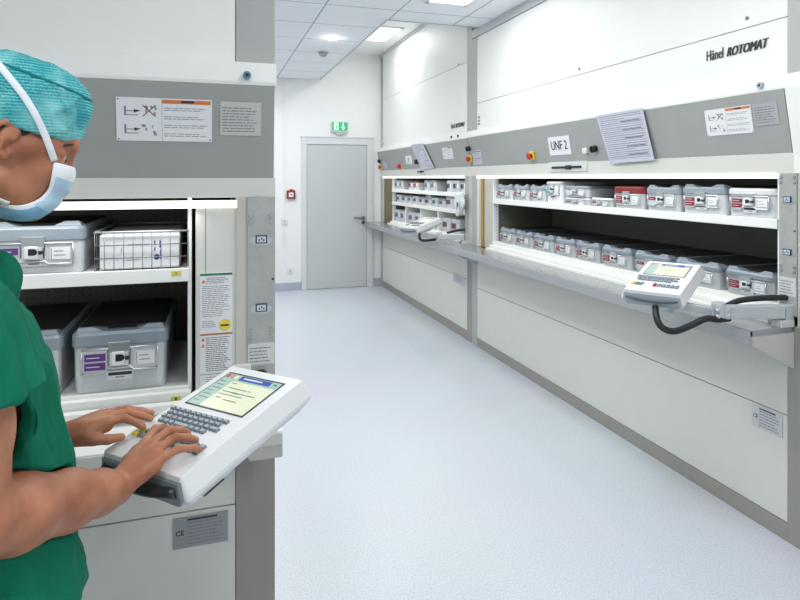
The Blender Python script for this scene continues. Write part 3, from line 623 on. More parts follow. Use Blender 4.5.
for Y in (7.47, 6.88, 6.30):
    m = MB(); m.box(fx(Y)-.012, fx(Y)+.012, .02, .6, 1.01, 1.236, WHITE); m.build('divider', farc, bevel=.002)
# bag hanging at the far cabinet's right post
t = thing('plastic_bag', 'crumpled pale teal and white bag hanging at the right post of the far cabinet', 'bag', (2.36, 5.50, 1.34))
BAG = mat('bag_film', (224, 234, 232), .35, var=.1, scale=30); rd = random.Random(5)
rings = []
for k in range(9):
    a = k/8; z = .11-a*.22; r = (.03+.085*math.sin(PI*min(1, a*1.15+.05))**.7)
    rings.append([(.035*math.cos(q)*(1+.3*rd.uniform(-1, 1)), r*math.sin(q)*1.0+rd.uniform(-.012, .012), z+rd.uniform(-.01, .01)) for q in [2*PI*j/14 for j in range(14)]])
m = MB(); m.loft(rings, BAG, smooth=True); m.build('bag_body', t)
m = MB(); m.box(-.042, -.034, -.075, .0, -.08, .04, PAPER); m.box(-.045, -.041, -.05, -.03, -.05, .02, INK); m.box(-.045, -.041, -.07, -.056, -.02, .02, BLACKP); m.build('bag_contents', t)

# hanging paper lists
def sheet(name, lab, c, holder=None, rows=22, seed=1):
    """c: the four world corners TL, TR, BR, BL"""
    c = [Vector(p) for p in c]; o = c[3]
    t = thing(name, lab, 'paper list', o)
    m = MB(); nrm = (c[1]-c[3]).cross(c[0]-c[3]).normalized()
    if nrm.x > 0: nrm = -nrm
    P = lambda u, v, e: (c[3]*(1-u)*(1-v)+c[2]*u*(1-v)+c[0]*(1-u)*v+c[1]*u*v)-o+nrm*e
    m.loft([[P(0, 0, 0), P(1, 0, 0), P(1, 1, 0), P(0, 1, 0)], [P(0, 0, .003), P(1, 0, .003), P(1, 1, .003), P(0, 1, .003)]], PAPERB); m.build('sleeve', t)
    m = MB(); rd = random.Random(seed)
    for i in range(rows):
        v = .95-i*.9/rows; h = .0085 if i % 2 else .012
        e = rd.uniform(.55, .97) if i % 5 == 2 else .95
        m.face([P(.04, v-h, .0036), P(e, v-h, .0036), P(e, v, .0036), P(.04, v, .0036)], INK)
        if i % 4 == 3: m.face([P(.5, v-.03, .0037), P(.9, v-.03, .0037), P(.9, v-.018, .0037), P(.5, v-.018, .0037)], BLACKP)
    m.build('printed_table', t, recalc=False)
sheet('paper_list', 'large tilted printed list in a clear sleeve on the hood of the nearer right cabinet', ((2.352, 3.275, 1.998), (2.352, 2.845, 2.0), (2.398, 2.80, 1.702), (2.398, 3.19, 1.69)))
sheet('paper_list', 'narrow tilted printed list on the hood of the far right cabinet', ((2.352, 6.98, 2.01), (2.352, 6.55, 2.0), (2.398, 6.30, 1.715), (2.398, 6.72, 1.70)), rows=16, seed=4)

# ------------------------------------------------------------------ terminals
SCR_BG = mat('screen_cream', (204, 208, 182), .25, emit=(222, 226, 190), estr=.2)
SCR_BL = mat('screen_blue', (40, 72, 150), .25, emit=(44, 84, 170), estr=.2)
SCR_LB = mat('screen_aqua', (150, 182, 172), .25, emit=(176, 212, 206), estr=.12)
SCR_TX = mat('screen_text', (110, 120, 110), .3)
def terminal(lab, c, az, ti, big):
    """local frame: x along the width (user's right), y away from the user, z out of the keyboard plane"""
    t = thing('control_terminal', lab, 'control terminal', c)
    s = Vector((math.cos(az)*math.cos(ti), math.sin(az)*math.cos(ti), math.sin(ti))); w = Vector((math.sin(az), -math.cos(az), 0)); n = w.cross(s)
    M = Matrix((w, s, n)).transposed(); t.rotation_euler = M.to_euler()
    W, L = .235, .385
    m = MB()
    def ring(dw, y0, y1, z, r=.012): return rr(W+dw, y1-y0, r, z, 0, (y0+y1)/2)
    m.loft([ring(-.04, -L/2+.05, L/2-.08, -.088, .02), ring(.012, -L/2+.006, L/2-.02, -.066), ring(.034, -L/2-.004, L/2+.012, -.048), ring(.034, -L/2-.004, L/2+.012, -.040), ring(0, -L/2, L/2, 0, .006)], TERM)
    m.build('shell', t, bevel=.003)
    # front recess and curved wrist handle
    m = MB()
    pts = [(x*W*.46, -L/2-.006-.018*(1-x*x), -.030-.006*(1-x*x)) for x in [-1+2*k/14 for k in range(15)]]
    m.tube(pts, .011 if big else .0055, mat('handle_grey', (70, 84, 96), .3) if not big else mat('handle_dark', (44, 46, 50), .35), 10); m.build('front_handle', t)
    m = MB(); m.loft([rr(W-.02, .012, .005, -.064, 0, -L/2-.0), rr(W+.012, .014, .005, -.046, 0, -L/2-.004), rr(W+.0, .012, .005, -.012, 0, -L/2-.002)], TERMD if big else mat('terminal_front', (160, 170, 173), .4)); m.build('front_recess', t)
    # screen
    m = MB(); m.box(-.096, .088, .010, .163, 0, .0014, BEZ); m.build('screen_frame', t)
    m = MB(); m.box(-.091, .084, .014, .156, .001, .002, SCR_BG); e = .0024
    R = lambda a, b, c_, d_, mm, ee=.0024: m.face([(a, c_, ee), (b, c_, ee), (b, d_, ee), (a, d_, ee)], mm)
    R(-.091, .084, .128, .156, SCR_LB); R(-.042, .058, .134, .154, SCR_BL, .0027); R(.058, .084, .136, .154, SCR_LB, .0027); R(-.091, -.052, .014, .128, SCR_LB, .0025)
    for k in range(3): R(-.088+k*.014, -.078+k*.014, .138, .152, (RED, ORANGE, YELLOW)[k] if k < 2 else SCR_BG, .0028)
    R(-.03, .03, .142, .147, TRANSP, .003); R(.066, .076, .141, .149, SCR_TX, .003)
    for k in range(7): R(-.086, -.086+.018+.006*(k % 3), .118-k*.015, .122-k*.015, SCR_TX, .0028)
    for (a, b, c_) in ((-.046, -.03, .118), (-.04, .02, .098), (.024, .032, .098), (-.045, .06, .082), (-.012, .012, .08), (-.04, -.024, .055), (-.012, .03, .05), (-.046, .03, .07)): R(a, b, c_, c_+.0025, SCR_TX, .0028)
    m.build('screen', t, recalc=False)
    # keys: four letter rows, then the cursor pad and the number pad
    m = MB(); cnt = 0
    def key(x, y, w_=.0145, mm=KEY, mt=KEYT, d_=.0115):
        a = w_/2; b = d_/2
        m.loft([[(x-a, y-b, 0), (x+a, y-b, 0), (x+a, y+b, 0), (x-a, y+b, 0)], [(x-a+.0022, y-b+.002, .006), (x+a-.0022, y-b+.002, .006), (x+a-.0022, y+b-.0015, .006), (x-a+.0022, y+b-.0015, .006)]], mm, mcap=mt)
    for r in range(4):
        y = -.018-r*.0155; x = -.101+.003*r+(.004 if r % 2 else 0); n_ = 11 if r < 1 else 10
        if r == 3:
            for k in range(3): key(x+k*.0168, y)
            key(x+3.9*.0168, y, .044)
            for k in range(3): key(x+(5.8+k)*.0168, y)
        else:
            for k in range(n_):
                if r == 2 and k == n_-1: key(x+k*.0168+.006, y, .026)
                else: key(x+k*.0168, y)
    m.build('letter_keys', t, recalc=True)
    m = MB()
    mk = [(-.095, -.108, YELLOW), (-.078, -.108, KEY), (-.061, -.108, KEYG), (-.101, -.124, YELLOW), (-.084, -.124, KEY), (-.067, -.124, KEYG)]
    for x, y, mm in mk: key(x, y, .0145, mm, mm)
    m.build('cursor_keys', t); m = MB()
    for r in range(2):
        for k in range(6): key(-.006+k*.0185, -.106-r*.0175, .0158, RED if (k == 0) else KEY, REDD if (k == 0) else KEYT)
    m.build('number_keys', t)
    return t
bigT = terminal('large pale grey keyboard terminal with lit screen under the man\'s hands', (.001, 1.45, 1.059), .759, .203, True)
nearT = terminal('keyboard terminal on a swing arm at the right end of the nearer cabinet', (1.991, 2.268, 1.146), .584, .224, False)
farT = terminal('distant keyboard terminal on a swing arm at the far cabinet worktop', (2.086, 5.889, 1.138), .496, .22, False)
m = MB(); m.loft([[(.1245, -.155, -.0665), (.1245, -.095, -.0665), (.104, -.128, -.0835)], [(.1265, -.152, -.069), (.1265, -.098, -.069), (.108, -.128, -.085)]], BLACK); m.build('side_vent', bigT)

def smooth_path(pts, n=6):
    P = [Vector(p) for p in pts]; out = []
    for i in range(len(P)-1):
        a, b, c, d = P[max(i-1, 0)], P[i], P[i+1], P[min(i+2, len(P)-1)]
        for k in range(n):
            u = k/n; out.append(.5*((2*b)+(c-a)*u+(2*a-5*b+4*c-d)*u*u+(3*b-a-3*c+d)*u**3))
    out.append(P[-1]); return out
def beam(mb, a, b, h, th, m, z=None):
    a = Vector(a); b = Vector(b); d = (b-a); n = Vector((-d.y, d.x, 0)).normalized()*th/2
    r = lambda p: [tuple(p-n+Vector((0, 0, -h/2))), tuple(p+n+Vector((0, 0, -h/2))), tuple(p+n+Vector((0, 0, h/2))), tuple(p-n+Vector((0, 0, h/2)))]
    mb.loft([r(a), r(b)], m)
def arm(lab, p_wall, p_hinge, p_end, cable, cable2, z, base):
    o = Vector(p_wall); t = thing('swing_arm', lab, 'swing arm', o)
    L_ = lambda p: tuple(Vector(p)-o)
    m = MB(); beam(m, L_((*p_wall, )), L_((*p_hinge, )), .056, .045, ALU); m.build('inner_link', t, bevel=.004)
    m = MB(); beam(m, L_((p_hinge[0], p_hinge[1], z)), L_((p_end[0], p_end[1], z+.012)), .036, .03, ALU); m.build('outer_link', t, bevel=.003)
    m = MB(); h = L_(p_hinge); m.tube([(h[0], h[1], -.036), (h[0], h[1], .04)], .028, ALU, 16)
    m.build('hinge', t, bevel=.002)
    for dz in (-.012, .012):
        for q in (-1, 1): m = MB(); m.tube([(h[0]+q*.03, h[1]-.036, dz), (h[0]+q*.03, h[1]-.01, dz)], .007, CHROME, 10); m.build('screw', t)
    m = MB(); m.box(.0, .045, -.02, .02, -.035, .03, ALU); m.box(-.03, .045, -.022, .03, -.066, -.034, ALUL); m.build('wall_bracket', t, bevel=.003)
    e = L_((p_end[0], p_end[1], z)); m = MB(); m.tube([(e[0], e[1], -.02), (e[0], e[1], .05)], .028, ALU, 16); m.build('pivot', t)
    c0 = Vector(cable[0]); m = MB(); m.tube([p-c0 for p in smooth_path(cable)], .014, BLACK, 12)
    m2 = m.build('terminal_cable'); m2.location = c0; tag(m2, base[0], 'cable')
    c0 = Vector(cable2[0]); m = MB(); m.tube([p-c0 for p in smooth_path(cable2)], .013, BLACK, 12); m2 = m.build('terminal_cable'); m2.location = c0; tag(m2, base[1], 'cable')
arm('pale metal swing arm carrying the terminal of the nearer right cabinet', (2.372, 1.985, 1.02), (2.10, 2.062, 1.02), (1.96, 2.21, 1.02),
    [(1.90, 2.20, 1.09), (1.845, 2.15, 1.03), (1.83, 2.106, .972), (1.876, 2.081, .948), (1.952, 2.067, .969), (2.021, 2.052, .998), (2.08, 2.045, .992), (2.15, 2.055, .990)],
    [(2.18, 2.10, 1.03), (2.236, 2.085, 1.055), (2.315, 2.05, 1.068), (2.42, 2.0, 1.075)], 1.02, ('black looping cable below the terminal of the nearer right cabinet', 'black cable end plugged in above the nearer swing arm'))
arm('pale metal swing arm carrying the distant terminal at the far cabinet', (2.385, 5.43, 1.02), (2.165, 5.556, 1.02), (2.08, 5.78, 1.02),
    [(2.03, 5.76, 1.07), (2.0, 5.663, 1.0), (2.031, 5.651, .975), (2.116, 5.6, .985), (2.193, 5.53, 1.01)],
    [(2.25, 5.56, 1.05), (2.33, 5.53, 1.075), (2.42, 5.50, 1.085)], 1.02, ('black looping cable below the distant terminal', 'black cable end plugged in above the distant swing arm'))
# the large terminal's own arm, from the left cabinet's right post
t = thing('swing_arm', 'metal support arm under the large terminal at the left cabinet', 'swing arm', (.10, 2.06, .93))
m = MB(); beam(m, (0, 0, 0), (-.02, -.26, 0), .05, .04, ALU); m.build('inner_link', t, bevel=.003)
m = MB(); beam(m, (-.02, -.26, 0), (-.09, -.58, .012), .036, .03, ALU); m.build('outer_link', t, bevel=.003)
m = MB(); m.tube([(-.09, -.58, .0), (-.09, -.58, .06)], .03, ALU, 16); m.build('pivot', t)
m = MB(); m.box(-.03, .03, -.01, .015, -.06, .05, ALUL); m.build('wall_bracket', t, bevel=.003)
# ------------------------------------------------------------------ the person: distance fields turned into smooth meshes
def A(*v): return np.array(v, dtype=np.float32)
OB = A(-.364, 1.15, 0); FW = A(.954, .3, 0); LF = A(-.3, .954, 0)
def B(f, l, z): return OB+FW*f+LF*l+A(0, 0, z)
class Cap:      # tapered capsule
    def __init__(s, a, b, ra, rb, k=.015): s.a, s.b, s.ra, s.rb, s.k = A(*a), A(*b), ra, rb, k; r = max(ra, rb); s.lo = np.minimum(s.a, s.b)-r; s.hi = np.maximum(s.a, s.b)+r
    def d(s, P):
        ab = s.b-s.a; t = np.clip(((P-s.a)@ab)/max(float(ab@ab), 1e-9), 0, 1)
        return np.linalg.norm(P-s.a-t[..., None]*ab, axis=-1)-(s.ra+(s.rb-s.ra)*t)
class Ell:      # ellipsoid in a frame R (columns = axes)
    def __init__(s, c, r, R=None, k=.015): s.c, s.r, s.k = A(*c), A(*r), k; s.R = np.eye(3, dtype=np.float32) if R is None else R; m = max(r); s.lo = s.c-m; s.hi = s.c+m
    def d(s, P):
        q = (P-s.c)@s.R; k0 = np.linalg.norm(q/s.r, axis=-1); k1 = np.linalg.norm(q/(s.r*s.r), axis=-1)
        return k0*(k0-1)/np.maximum(k1, 1e-6)
class Col:      # trunk: ellipse per height, table rows (z, front, back, half width)
    def __init__(s, rows, off=0, k=.02, cl=0): s.T = np.array(rows, dtype=np.float32); s.off = off; s.k = k; s.cl = cl; s.lo = B(-.2, cl-.26, s.T[0, 0])-.12; s.hi = B(.2, cl+.26, s.T[-1, 0])+.12; s.lo, s.hi = np.minimum(s.lo, s.hi), np.maximum(s.lo, s.hi)
    def d(s, P):
        q = P-OB; f = q@FW; l = q@LF-s.cl; z = P[..., 2]; T = s.T
        fr, bk, hw = [np.interp(z, T[:, 0], T[:, i]).astype(np.float32) for i in (1, 2, 3)]
        c = (fr+bk)/2; a = (fr-bk)/2+s.off; b = hw+s.off
        n = 2.35
        e = (np.abs((f-c)/a)**n+np.abs(l/b)**n)**(1/n)
        d = (e-1)*np.minimum(a, b)
        return np.maximum(d, np.maximum(T[0, 0]-z, z-T[-1, 0]-s.off))
def smin(a, b, k):
    h = np.clip(.5+.5*(b-a)/k, 0, 1); return b*(1-h)+a*h-k*h*(1-h)
def smax(a, b, k): return -smin(-a, -b, k)
class Cut:      # subtract a primitive
    def __init__(s, p, k=.008): s.p = p; s.k = k; s.lo, s.hi = p.lo, p.hi
def field(prims, P):
    F = np.full(P.shape[:-1], .08, np.float32)
    for p in prims:
        if isinstance(p, Cut): F = smax(F, -p.p.d(P), p.k)
        else: F = smin(F, p.d(P), p.k)
    return F
def nets(prims, vox, post=None, slab=48):
    lo = np.min([p.lo for p in prims if not isinstance(p, Cut)], axis=0)-4*vox; hi = np.max([p.hi for p in prims if not isinstance(p, Cut)], axis=0)+4*vox
    n = np.ceil((hi-lo)/vox).astype(int)+1
    ids = []; pos = []; quads = []
    for z0 in range(0, n[2]-1, slab):
        z1 = min(z0+slab+1, n[2]-1)          # cells z0..z1-1 (one row overlap), points z0..z1
        zs = np.arange(z0, z1+1); F = np.full((n[0], n[1], len(zs)), .08, np.float32)
        xs = lo[0]+np.arange(n[0])*vox; ys = lo[1]+np.arange(n[1])*vox; zz = lo[2]+zs*vox
        for p in prims:
            mg = (p.k if not isinstance(p, Cut) else p.k)+3*vox+.012
            sl = []
            for ax, g in enumerate((xs, ys, zz)):
                a = np.searchsorted(g, p.lo[ax]-mg); b = np.searchsorted(g, p.hi[ax]+mg); sl.append(slice(a, b))
            if any(s.stop <= s.start for s in sl): continue
            G = np.stack(np.meshgrid(xs[sl[0]], ys[sl[1]], zz[sl[2]], indexing='ij'), -1).astype(np.float32)
            S = F[sl[0], sl[1], sl[2]]
            F[sl[0], sl[1], sl[2]] = smax(S, -p.p.d(G), p.k) if isinstance(p, Cut) else smin(S, p.d(G).astype(np.float32), p.k)
        if post is not None:
            G = np.stack(np.meshgrid(xs, ys, zz, indexing='ij'), -1).astype(np.float32); F = post(F, G)
        ins = F < 0
        c = [ins[i:n[0]-1+i, j:n[1]-1+j, k:len(zs)-1+k] for i in (0, 1) for j in (0, 1) for k in (0, 1)]
        cnt = sum(x.astype(np.int8) for x in c); act = np.argwhere((cnt > 0) & (cnt < 8))
        if not len(act): continue
        i, j, k = act.T
        V = np.stack([F[i+a, j+b, k+c_] for a in (0, 1) for b in (0, 1) for c_ in (0, 1)], 1)
        corner = np.array([(a, b, c_) for a in (0, 1) for b in (0, 1) for c_ in (0, 1)], np.float32)
        acc = np.zeros((len(act), 3), np.float32); w = np.zeros(len(act), np.float32)
        for a, b in ((0, 1), (2, 3), (4, 5), (6, 7), (0, 2), (1, 3), (4, 6), (5, 7), (0, 4), (1, 5), (2, 6), (3, 7)):
            x = (V[:, a] < 0) != (V[:, b] < 0); t = np.where(x, V[:, a]/np.where(x, V[:, a]-V[:, b], 1), 0)
            q = corner[a]+(corner[b]-corner[a])*t[:, None]; acc += q*x[:, None]; w += x
        gid = (i.astype(np.int64)*n[1]+j)*n[2]+(k+z0)
        ids.append(gid); pos.append(lo+(act+np.array([0, 0, z0])+acc/w[:, None])*vox)
        def cid(i, j, k): return (i.astype(np.int64)*n[1]+j)*n[2]+(k+z0)
        last = slab if z1-z0 == slab+1 else z1-z0+1
        for ax in range(3):
            sh = [slice(0, n[0]-1), slice(0, n[1]-1), slice(0, len(zs)-1)]; s2 = list(sh); s2[ax] = slice(1, F.shape[ax])
            e0 = ins[tuple(sh)]; e1 = ins[tuple(s2)]
            for flag, rev in ((e0 & ~e1, False), (~e0 & e1, True)):
                E_ = np.argwhere(flag)
                if ax == 2: E_ = E_[(E_[:, 0] > 0) & (E_[:, 1] > 0) & (E_[:, 2] < (slab if z1-z0 == slab+1 else 10**6))]
                elif ax == 0: E_ = E_[(E_[:, 1] > 0) & (E_[:, 2] > 0)]
                else: E_ = E_[(E_[:, 0] > 0) & (E_[:, 2] > 0)]
                if not len(E_): continue
                i, j, k = E_.T
                if ax == 0: q = [cid(i, j-1, k-1), cid(i, j, k-1), cid(i, j, k), cid(i, j-1, k)]
                elif ax == 1: q = [cid(i-1, j, k-1), cid(i-1, j, k), cid(i, j, k), cid(i, j, k-1)]
                else: q = [cid(i-1, j-1, k), cid(i, j-1, k), cid(i, j, k), cid(i-1, j, k)]
                q = np.stack(q, 1); quads.append(q[:, ::-1] if rev else q)
    ids = np.concatenate(ids); pos = np.concatenate(pos); u, first = np.unique(ids, return_index=True); pos = pos[first]
    Q = np.unique(np.concatenate(quads), axis=0) if False else np.concatenate(quads)
    key = np.sort(Q, 1); _, f2 = np.unique(key, axis=0, return_index=True); Q = Q[f2]
    F_ = np.searchsorted(u, Q); ok = np.all(u[np.clip(F_, 0, len(u)-1)] == Q, axis=1)
    return pos, F_[ok]
def nmesh(name, prims, vox, m, parent, post=None, relax=1, disp=None, origin=None):
    V, F = nets(prims, vox, post)
    e = np.concatenate([F[:, [0, 1]], F[:, [1, 2]], F[:, [2, 3]], F[:, [3, 0]]])
    for _ in range(relax):
        s = np.zeros_like(V); c = np.zeros(len(V)); np.add.at(s, e[:, 0], V[e[:, 1]]); np.add.at(c, e[:, 0], 1); np.add.at(s, e[:, 1], V[e[:, 0]]); np.add.at(c, e[:, 1], 1)
        V = V*.45+.55*s/np.maximum(c, 1)[:, None]
    if disp is not None:
        g = F; nn = np.zeros_like(V); fn = np.cross(V[g[:, 2]]-V[g[:, 0]], V[g[:, 3]]-V[g[:, 1]])
        for q in range(4): np.add.at(nn, g[:, q], fn)
        nn /= np.maximum(np.linalg.norm(nn, axis=1), 1e-9)[:, None]; V = V+nn*disp(V)[:, None]
    o = A(*origin) if origin is not None else PO
    me = bpy.data.meshes.new(name); V = (V-o).astype(np.float32)
    me.vertices.add(len(V)); me.vertices.foreach_set('co', V.ravel()); me.loops.add(F.size); me.loops.foreach_set('vertex_index', F.astype(np.int32).ravel())
    me.polygons.add(len(F)); me.polygons.foreach_set('loop_start', np.arange(0, F.size, 4, dtype=np.int32)); me.polygons.foreach_set('loop_total', np.full(len(F), 4, np.int32))
    me.update(calc_edges=True); me.validate(); me.polygons.foreach_set('use_smooth', [True]*len(me.polygons)); me.materials.append(m)
    ob = bpy.data.objects.new(name, me); COL.objects.link(ob); ob.parent = parent
    return ob
PO = A(-.364, 1.15, 0)
# head frame
HO = A(-.317, 1.149, 1.645); az = math.atan2(.25, .97); pt = math.radians(14)
HX = A(math.cos(az)*math.cos(pt), math.sin(az)*math.cos(pt), -math.sin(pt)); HY = A(-math.sin(az), math.cos(az), 0); HZ = np.cross(HX, HY).astype(np.float32)
HR = np.stack([HX, HY, HZ], 1)
def H(x, y, z): return HO+HX*x+HY*y+HZ*z
def hE(c, r, k=.012): return Ell(H(*c), r, HR, k)
def hC(a, b, ra, rb, k=.01): return Cap(H(*a), H(*b), ra, rb, k)
head = [hE((-.008, 0, .03), (.096, .073, .085), k=.01), hE((.042, 0, .045), (.050, .056, .05), k=.02), hE((.036, 0, -.032), (.05, .056, .068), k=.02)]
for s in (-1, 1):
    head += [hC((.0, s*.05, -.045), (.045, s*.022, -.085), .02, .018, .02), hE((.056, s*.036, -.018), (.026, .024, .022), k=.02), hC((.045, s*.052, .02), (.0, s*.062, .0), .014, .012, .02)]
head += [hE((.052, 0, -.085), (.022, .026, .02), k=.02), hC((.083, -.026, .029), (.083, .026, .029), .0110, .0110, .012), hC((.083, 0, .012), (.091, 0, -.026), .008, .011, .012)]
for s in (-1, 1):
    head += [Cut(hE((.095, s*.032, .006), (.016, .018, .012)), .01)]
    head += [hC((.0765, s*.020, .0155), (.069, s*.047, .0125), .0075, .006, .005), hC((.075, s*.022, -.0045), (.068, s*.046, -.003), .0065, .006, .006)]
    head += [hE((-.009, s*.079, .013), (.013, .0055, .023), k=.004), hE((-.004, s*.078, -.010), (.006, .0055, .009), k=.004), Cut(hE((-.002, s*.084, .003), (.007, .010, .011)), .003), hC((.007, s*.073, -.001), (.007, s*.073, .006), .0042, .004, .004)]
    hp_ = [(a_*.82-.006, b_*.80+.010) for a_, b_ in [(.011, .012), (.012, .024), (.004, .036), (-.010, .038), (-.022, .028), (-.0255, .010), (-.021, -.010), (-.010, -.026), (.001, -.031)]]
    for (a1, b1), (a2, b2) in zip(hp_[:-1], hp_[1:]): head.append(hC((a1, s*(.078+(.004-a1)*.34), b1), (a2, s*(.078+(.004-a2)*.34), b2), .0044, .0044, .0035))
neck = [Cap(B(-.075, 0, 1.42), H(-.060, 0, -.03), .068, .056, .03)]
trunkT = [(.80, .10, -.12, .165), (.92, .115, -.135, .172), (1.06, .105, -.12, .135), (1.2, .09, -.125, .135), (1.3, .08, -.13, .155), (1.40, .03, -.125, .15), (1.45, -.01, -.12, .10)]
trunk = [Col(trunkT, 0, .02, cl=.02), Cap(B(-.045, -.15, 1.405), B(-.045, .15, 1.405), .048, .048, .03), Cap(B(-.065, -.08, 1.44), B(-.065, .08, 1.44), .038, .038, .03)]
SR = A(-.318, .966, 1.405); ER = A(-.3135, .972, 1.120); WR = A(-.17, 1.233, 1.018)
SL = A(-.417, 1.32, 1.405); EL = A(-.475, 1.27, 1.13); WL = A(-.298, 1.4226, 1.055)
def limb(pts, k=.02): return [Cap(a[0], b[0], a[1], b[1], k) for a, b in zip(pts[:-1], pts[1:])]
def mixp(a, b, t): return a+(b-a)*t
armR = limb([(SR, .058), (mixp(SR, ER, .55), .049), (ER, .046)]) + limb([(ER, .049), (mixp(ER, WR, .25)+A(0, 0, .0), .053), (mixp(ER, WR, .6), .046), (mixp(ER, WR, .85), .036), (WR, .032)], .02)
armL = limb([(SL, .058), (mixp(SL, EL, .55), .049), (EL, .044)]) + limb([(EL, .045), (mixp(EL, WL, .3), .045), (mixp(EL, WL, .65), .036), (WL, .026)], .015)
def finger(k, t, r0, r1, lift, kk=.004):
    k = A(*k); t = A(*t); up = A(0, 0, 1)
    a = mixp(k, t, .42)+up*lift; b = mixp(k, t, .78)+up*lift*.62
    return [Cap(k, a, r0, r0*.95, kk), Cap(a, b, r0*.97, r0*.86, .003), Cap(b, t, r0*.86, r1, .003)]
def hand(w, kn, tips, rad, lifts, thumb, side):
    w = A(*w); out = []; d = (sum(A(*k) for k in kn)/4-w); d /= np.linalg.norm(d); up = np.cross(side, d); up = up if up[2] > 0 else -up
    R = np.stack([d, side, up], 1).astype(np.float32)
    c = sum(A(*k) for k in kn)/4*.52+w*.48
    out.append(Ell(c-up*.004, (.054, .041, .0195), R, .014))
    for k in kn: out.append(Cap(w+A(0, 0, .002), k, .0185, .0105, .008))
    out.append(Cap(mixp(w, A(*kn[0]), .2), mixp(w, A(*kn[0]), .9)-up*.01, .017, .012, .01)); out.append(Cap(mixp(w, A(*kn[3]), .2), mixp(w, A(*kn[3]), .8)-up*.008, .017, .012, .01))
    for k, t, r, l in zip(kn, tips, rad, lifts): out += finger(k, t, r, r*.8, l)
    b0, b1, b2, b3 = [A(*x) for x in thumb]
    out += [Cap(b0, b1, .0165, .0125, .01), Cap(b1, b2, .0115, .0105, .004), Cap(b2, b3, .0105, .008, .003)]
    return out
dR = A(.77, .64, 0); sR = A(-.64, .77, 0)
knR = [WR+dR*.088+sR*.036+A(0, 0, .046), WR+dR*.092+sR*.012+A(0, 0, .050), WR+dR*.087+sR*-.013+A(0, 0, .047), WR+dR*.077+sR*-.036+A(0, 0, .038)]
tipR = [(-.086, 1.392, 1.054), (-.045, 1.361, 1.054), (-.028, 1.326, 1.052), (-.019, 1.286, 1.048)]
handR = hand(WR, knR, tipR, (.0092, .0094, .009, .0082), (.016, .017, .014, .010), (WR+dR*.02+sR*.018+A(0, 0, -.002), WR+dR*.058+sR*.048+A(0, 0, .018), WR+dR*.085+sR*.062+A(0, 0, .024), WR+dR*.105+sR*.072+A(0, 0, .026)), sR)
dL = A(.965, .262, 0); sL = A(.262, -.965, 0)
knL = [WL+dL*.088+sL*.032+A(0, 0, .024), WL+dL*.092+sL*.010+A(0, 0, .028), WL+dL*.087+sL*-.012+A(0, 0, .026), WL+dL*.078+sL*-.032+A(0, 0, .020)]
tipL = [(-.140, 1.428, 1.052), (-.128, 1.457, 1.058), (-.128, 1.486, 1.060), (-.150, 1.508, 1.058)]
handL = hand(WL, knL, tipL, (.0092, .0094, .009, .0082), (.012, .010, .009, .007), (WL+dL*.022+sL*.018+A(0, 0, -.004), WL+dL*.056+sL*.040+A(0, 0, -.006), WL+dL*.082+sL*.050+A(0, 0, -.008), WL+dL*.108+sL*.052+A(0, 0, -.008)), sL)
legs = []
for s in (-1, 1):
    legs += limb([(B(-.01, s*.085, .88), .092), (B(.0, s*.095, .70), .08), (B(.015, s*.1, .49), .058), (B(-.02, s*.102, .32), .055), (B(-.03, s*.105, .09), .038)], .03)
    legs += [Cap(B(-.05, s*.105, .045), B(.06, s*.12, .05), .036, .034, .02), Cap(B(.05, s*.118, .04), B(.14, s*.13, .034), .034, .024, .02)]

# skin with soft blotches
def skin_mat():
    m, N, L, b = node_mat('skin')
    tc = N.new('ShaderNodeTexCoord'); n1 = N.new('ShaderNodeTexNoise'); n1.inputs['Scale'].default_value = 16; n1.inputs['Detail'].default_value = 4; L.new(tc.outputs['Object'], n1.inputs['Vector'])
    r = N.new('ShaderNodeValToRGB'); e = r.color_ramp.elements; e[0].position = .3; e[0].color = rgb(150, 90, 62); e[1].position = .7; e[1].color = rgb(190, 130, 96)
    L.new(n1.outputs['Fac'], r.inputs['Fac']); L.new(r.outputs['Color'], b.inputs['Base Color'])
    n2 = N.new('ShaderNodeTexNoise'); n2.inputs['Scale'].default_value = 260; n2.inputs['Detail'].default_value = 3; L.new(tc.outputs['Object'], n2.inputs['Vector'])
    bp = N.new('ShaderNodeBump'); bp.inputs['Strength'].default_value = .25; bp.inputs['Distance'].default_value = .001; L.new(n2.outputs['Fac'], bp.inputs['Height']); L.new(bp.outputs['Normal'], b.inputs['Normal'])
    b.inputs['Roughness'].default_value = .5; b.inputs['Subsurface Weight'].default_value = .12; b.inputs['Subsurface Radius'].default_value = (.01, .004, .002); b.inputs['Subsurface Scale'].default_value = 1
    return m
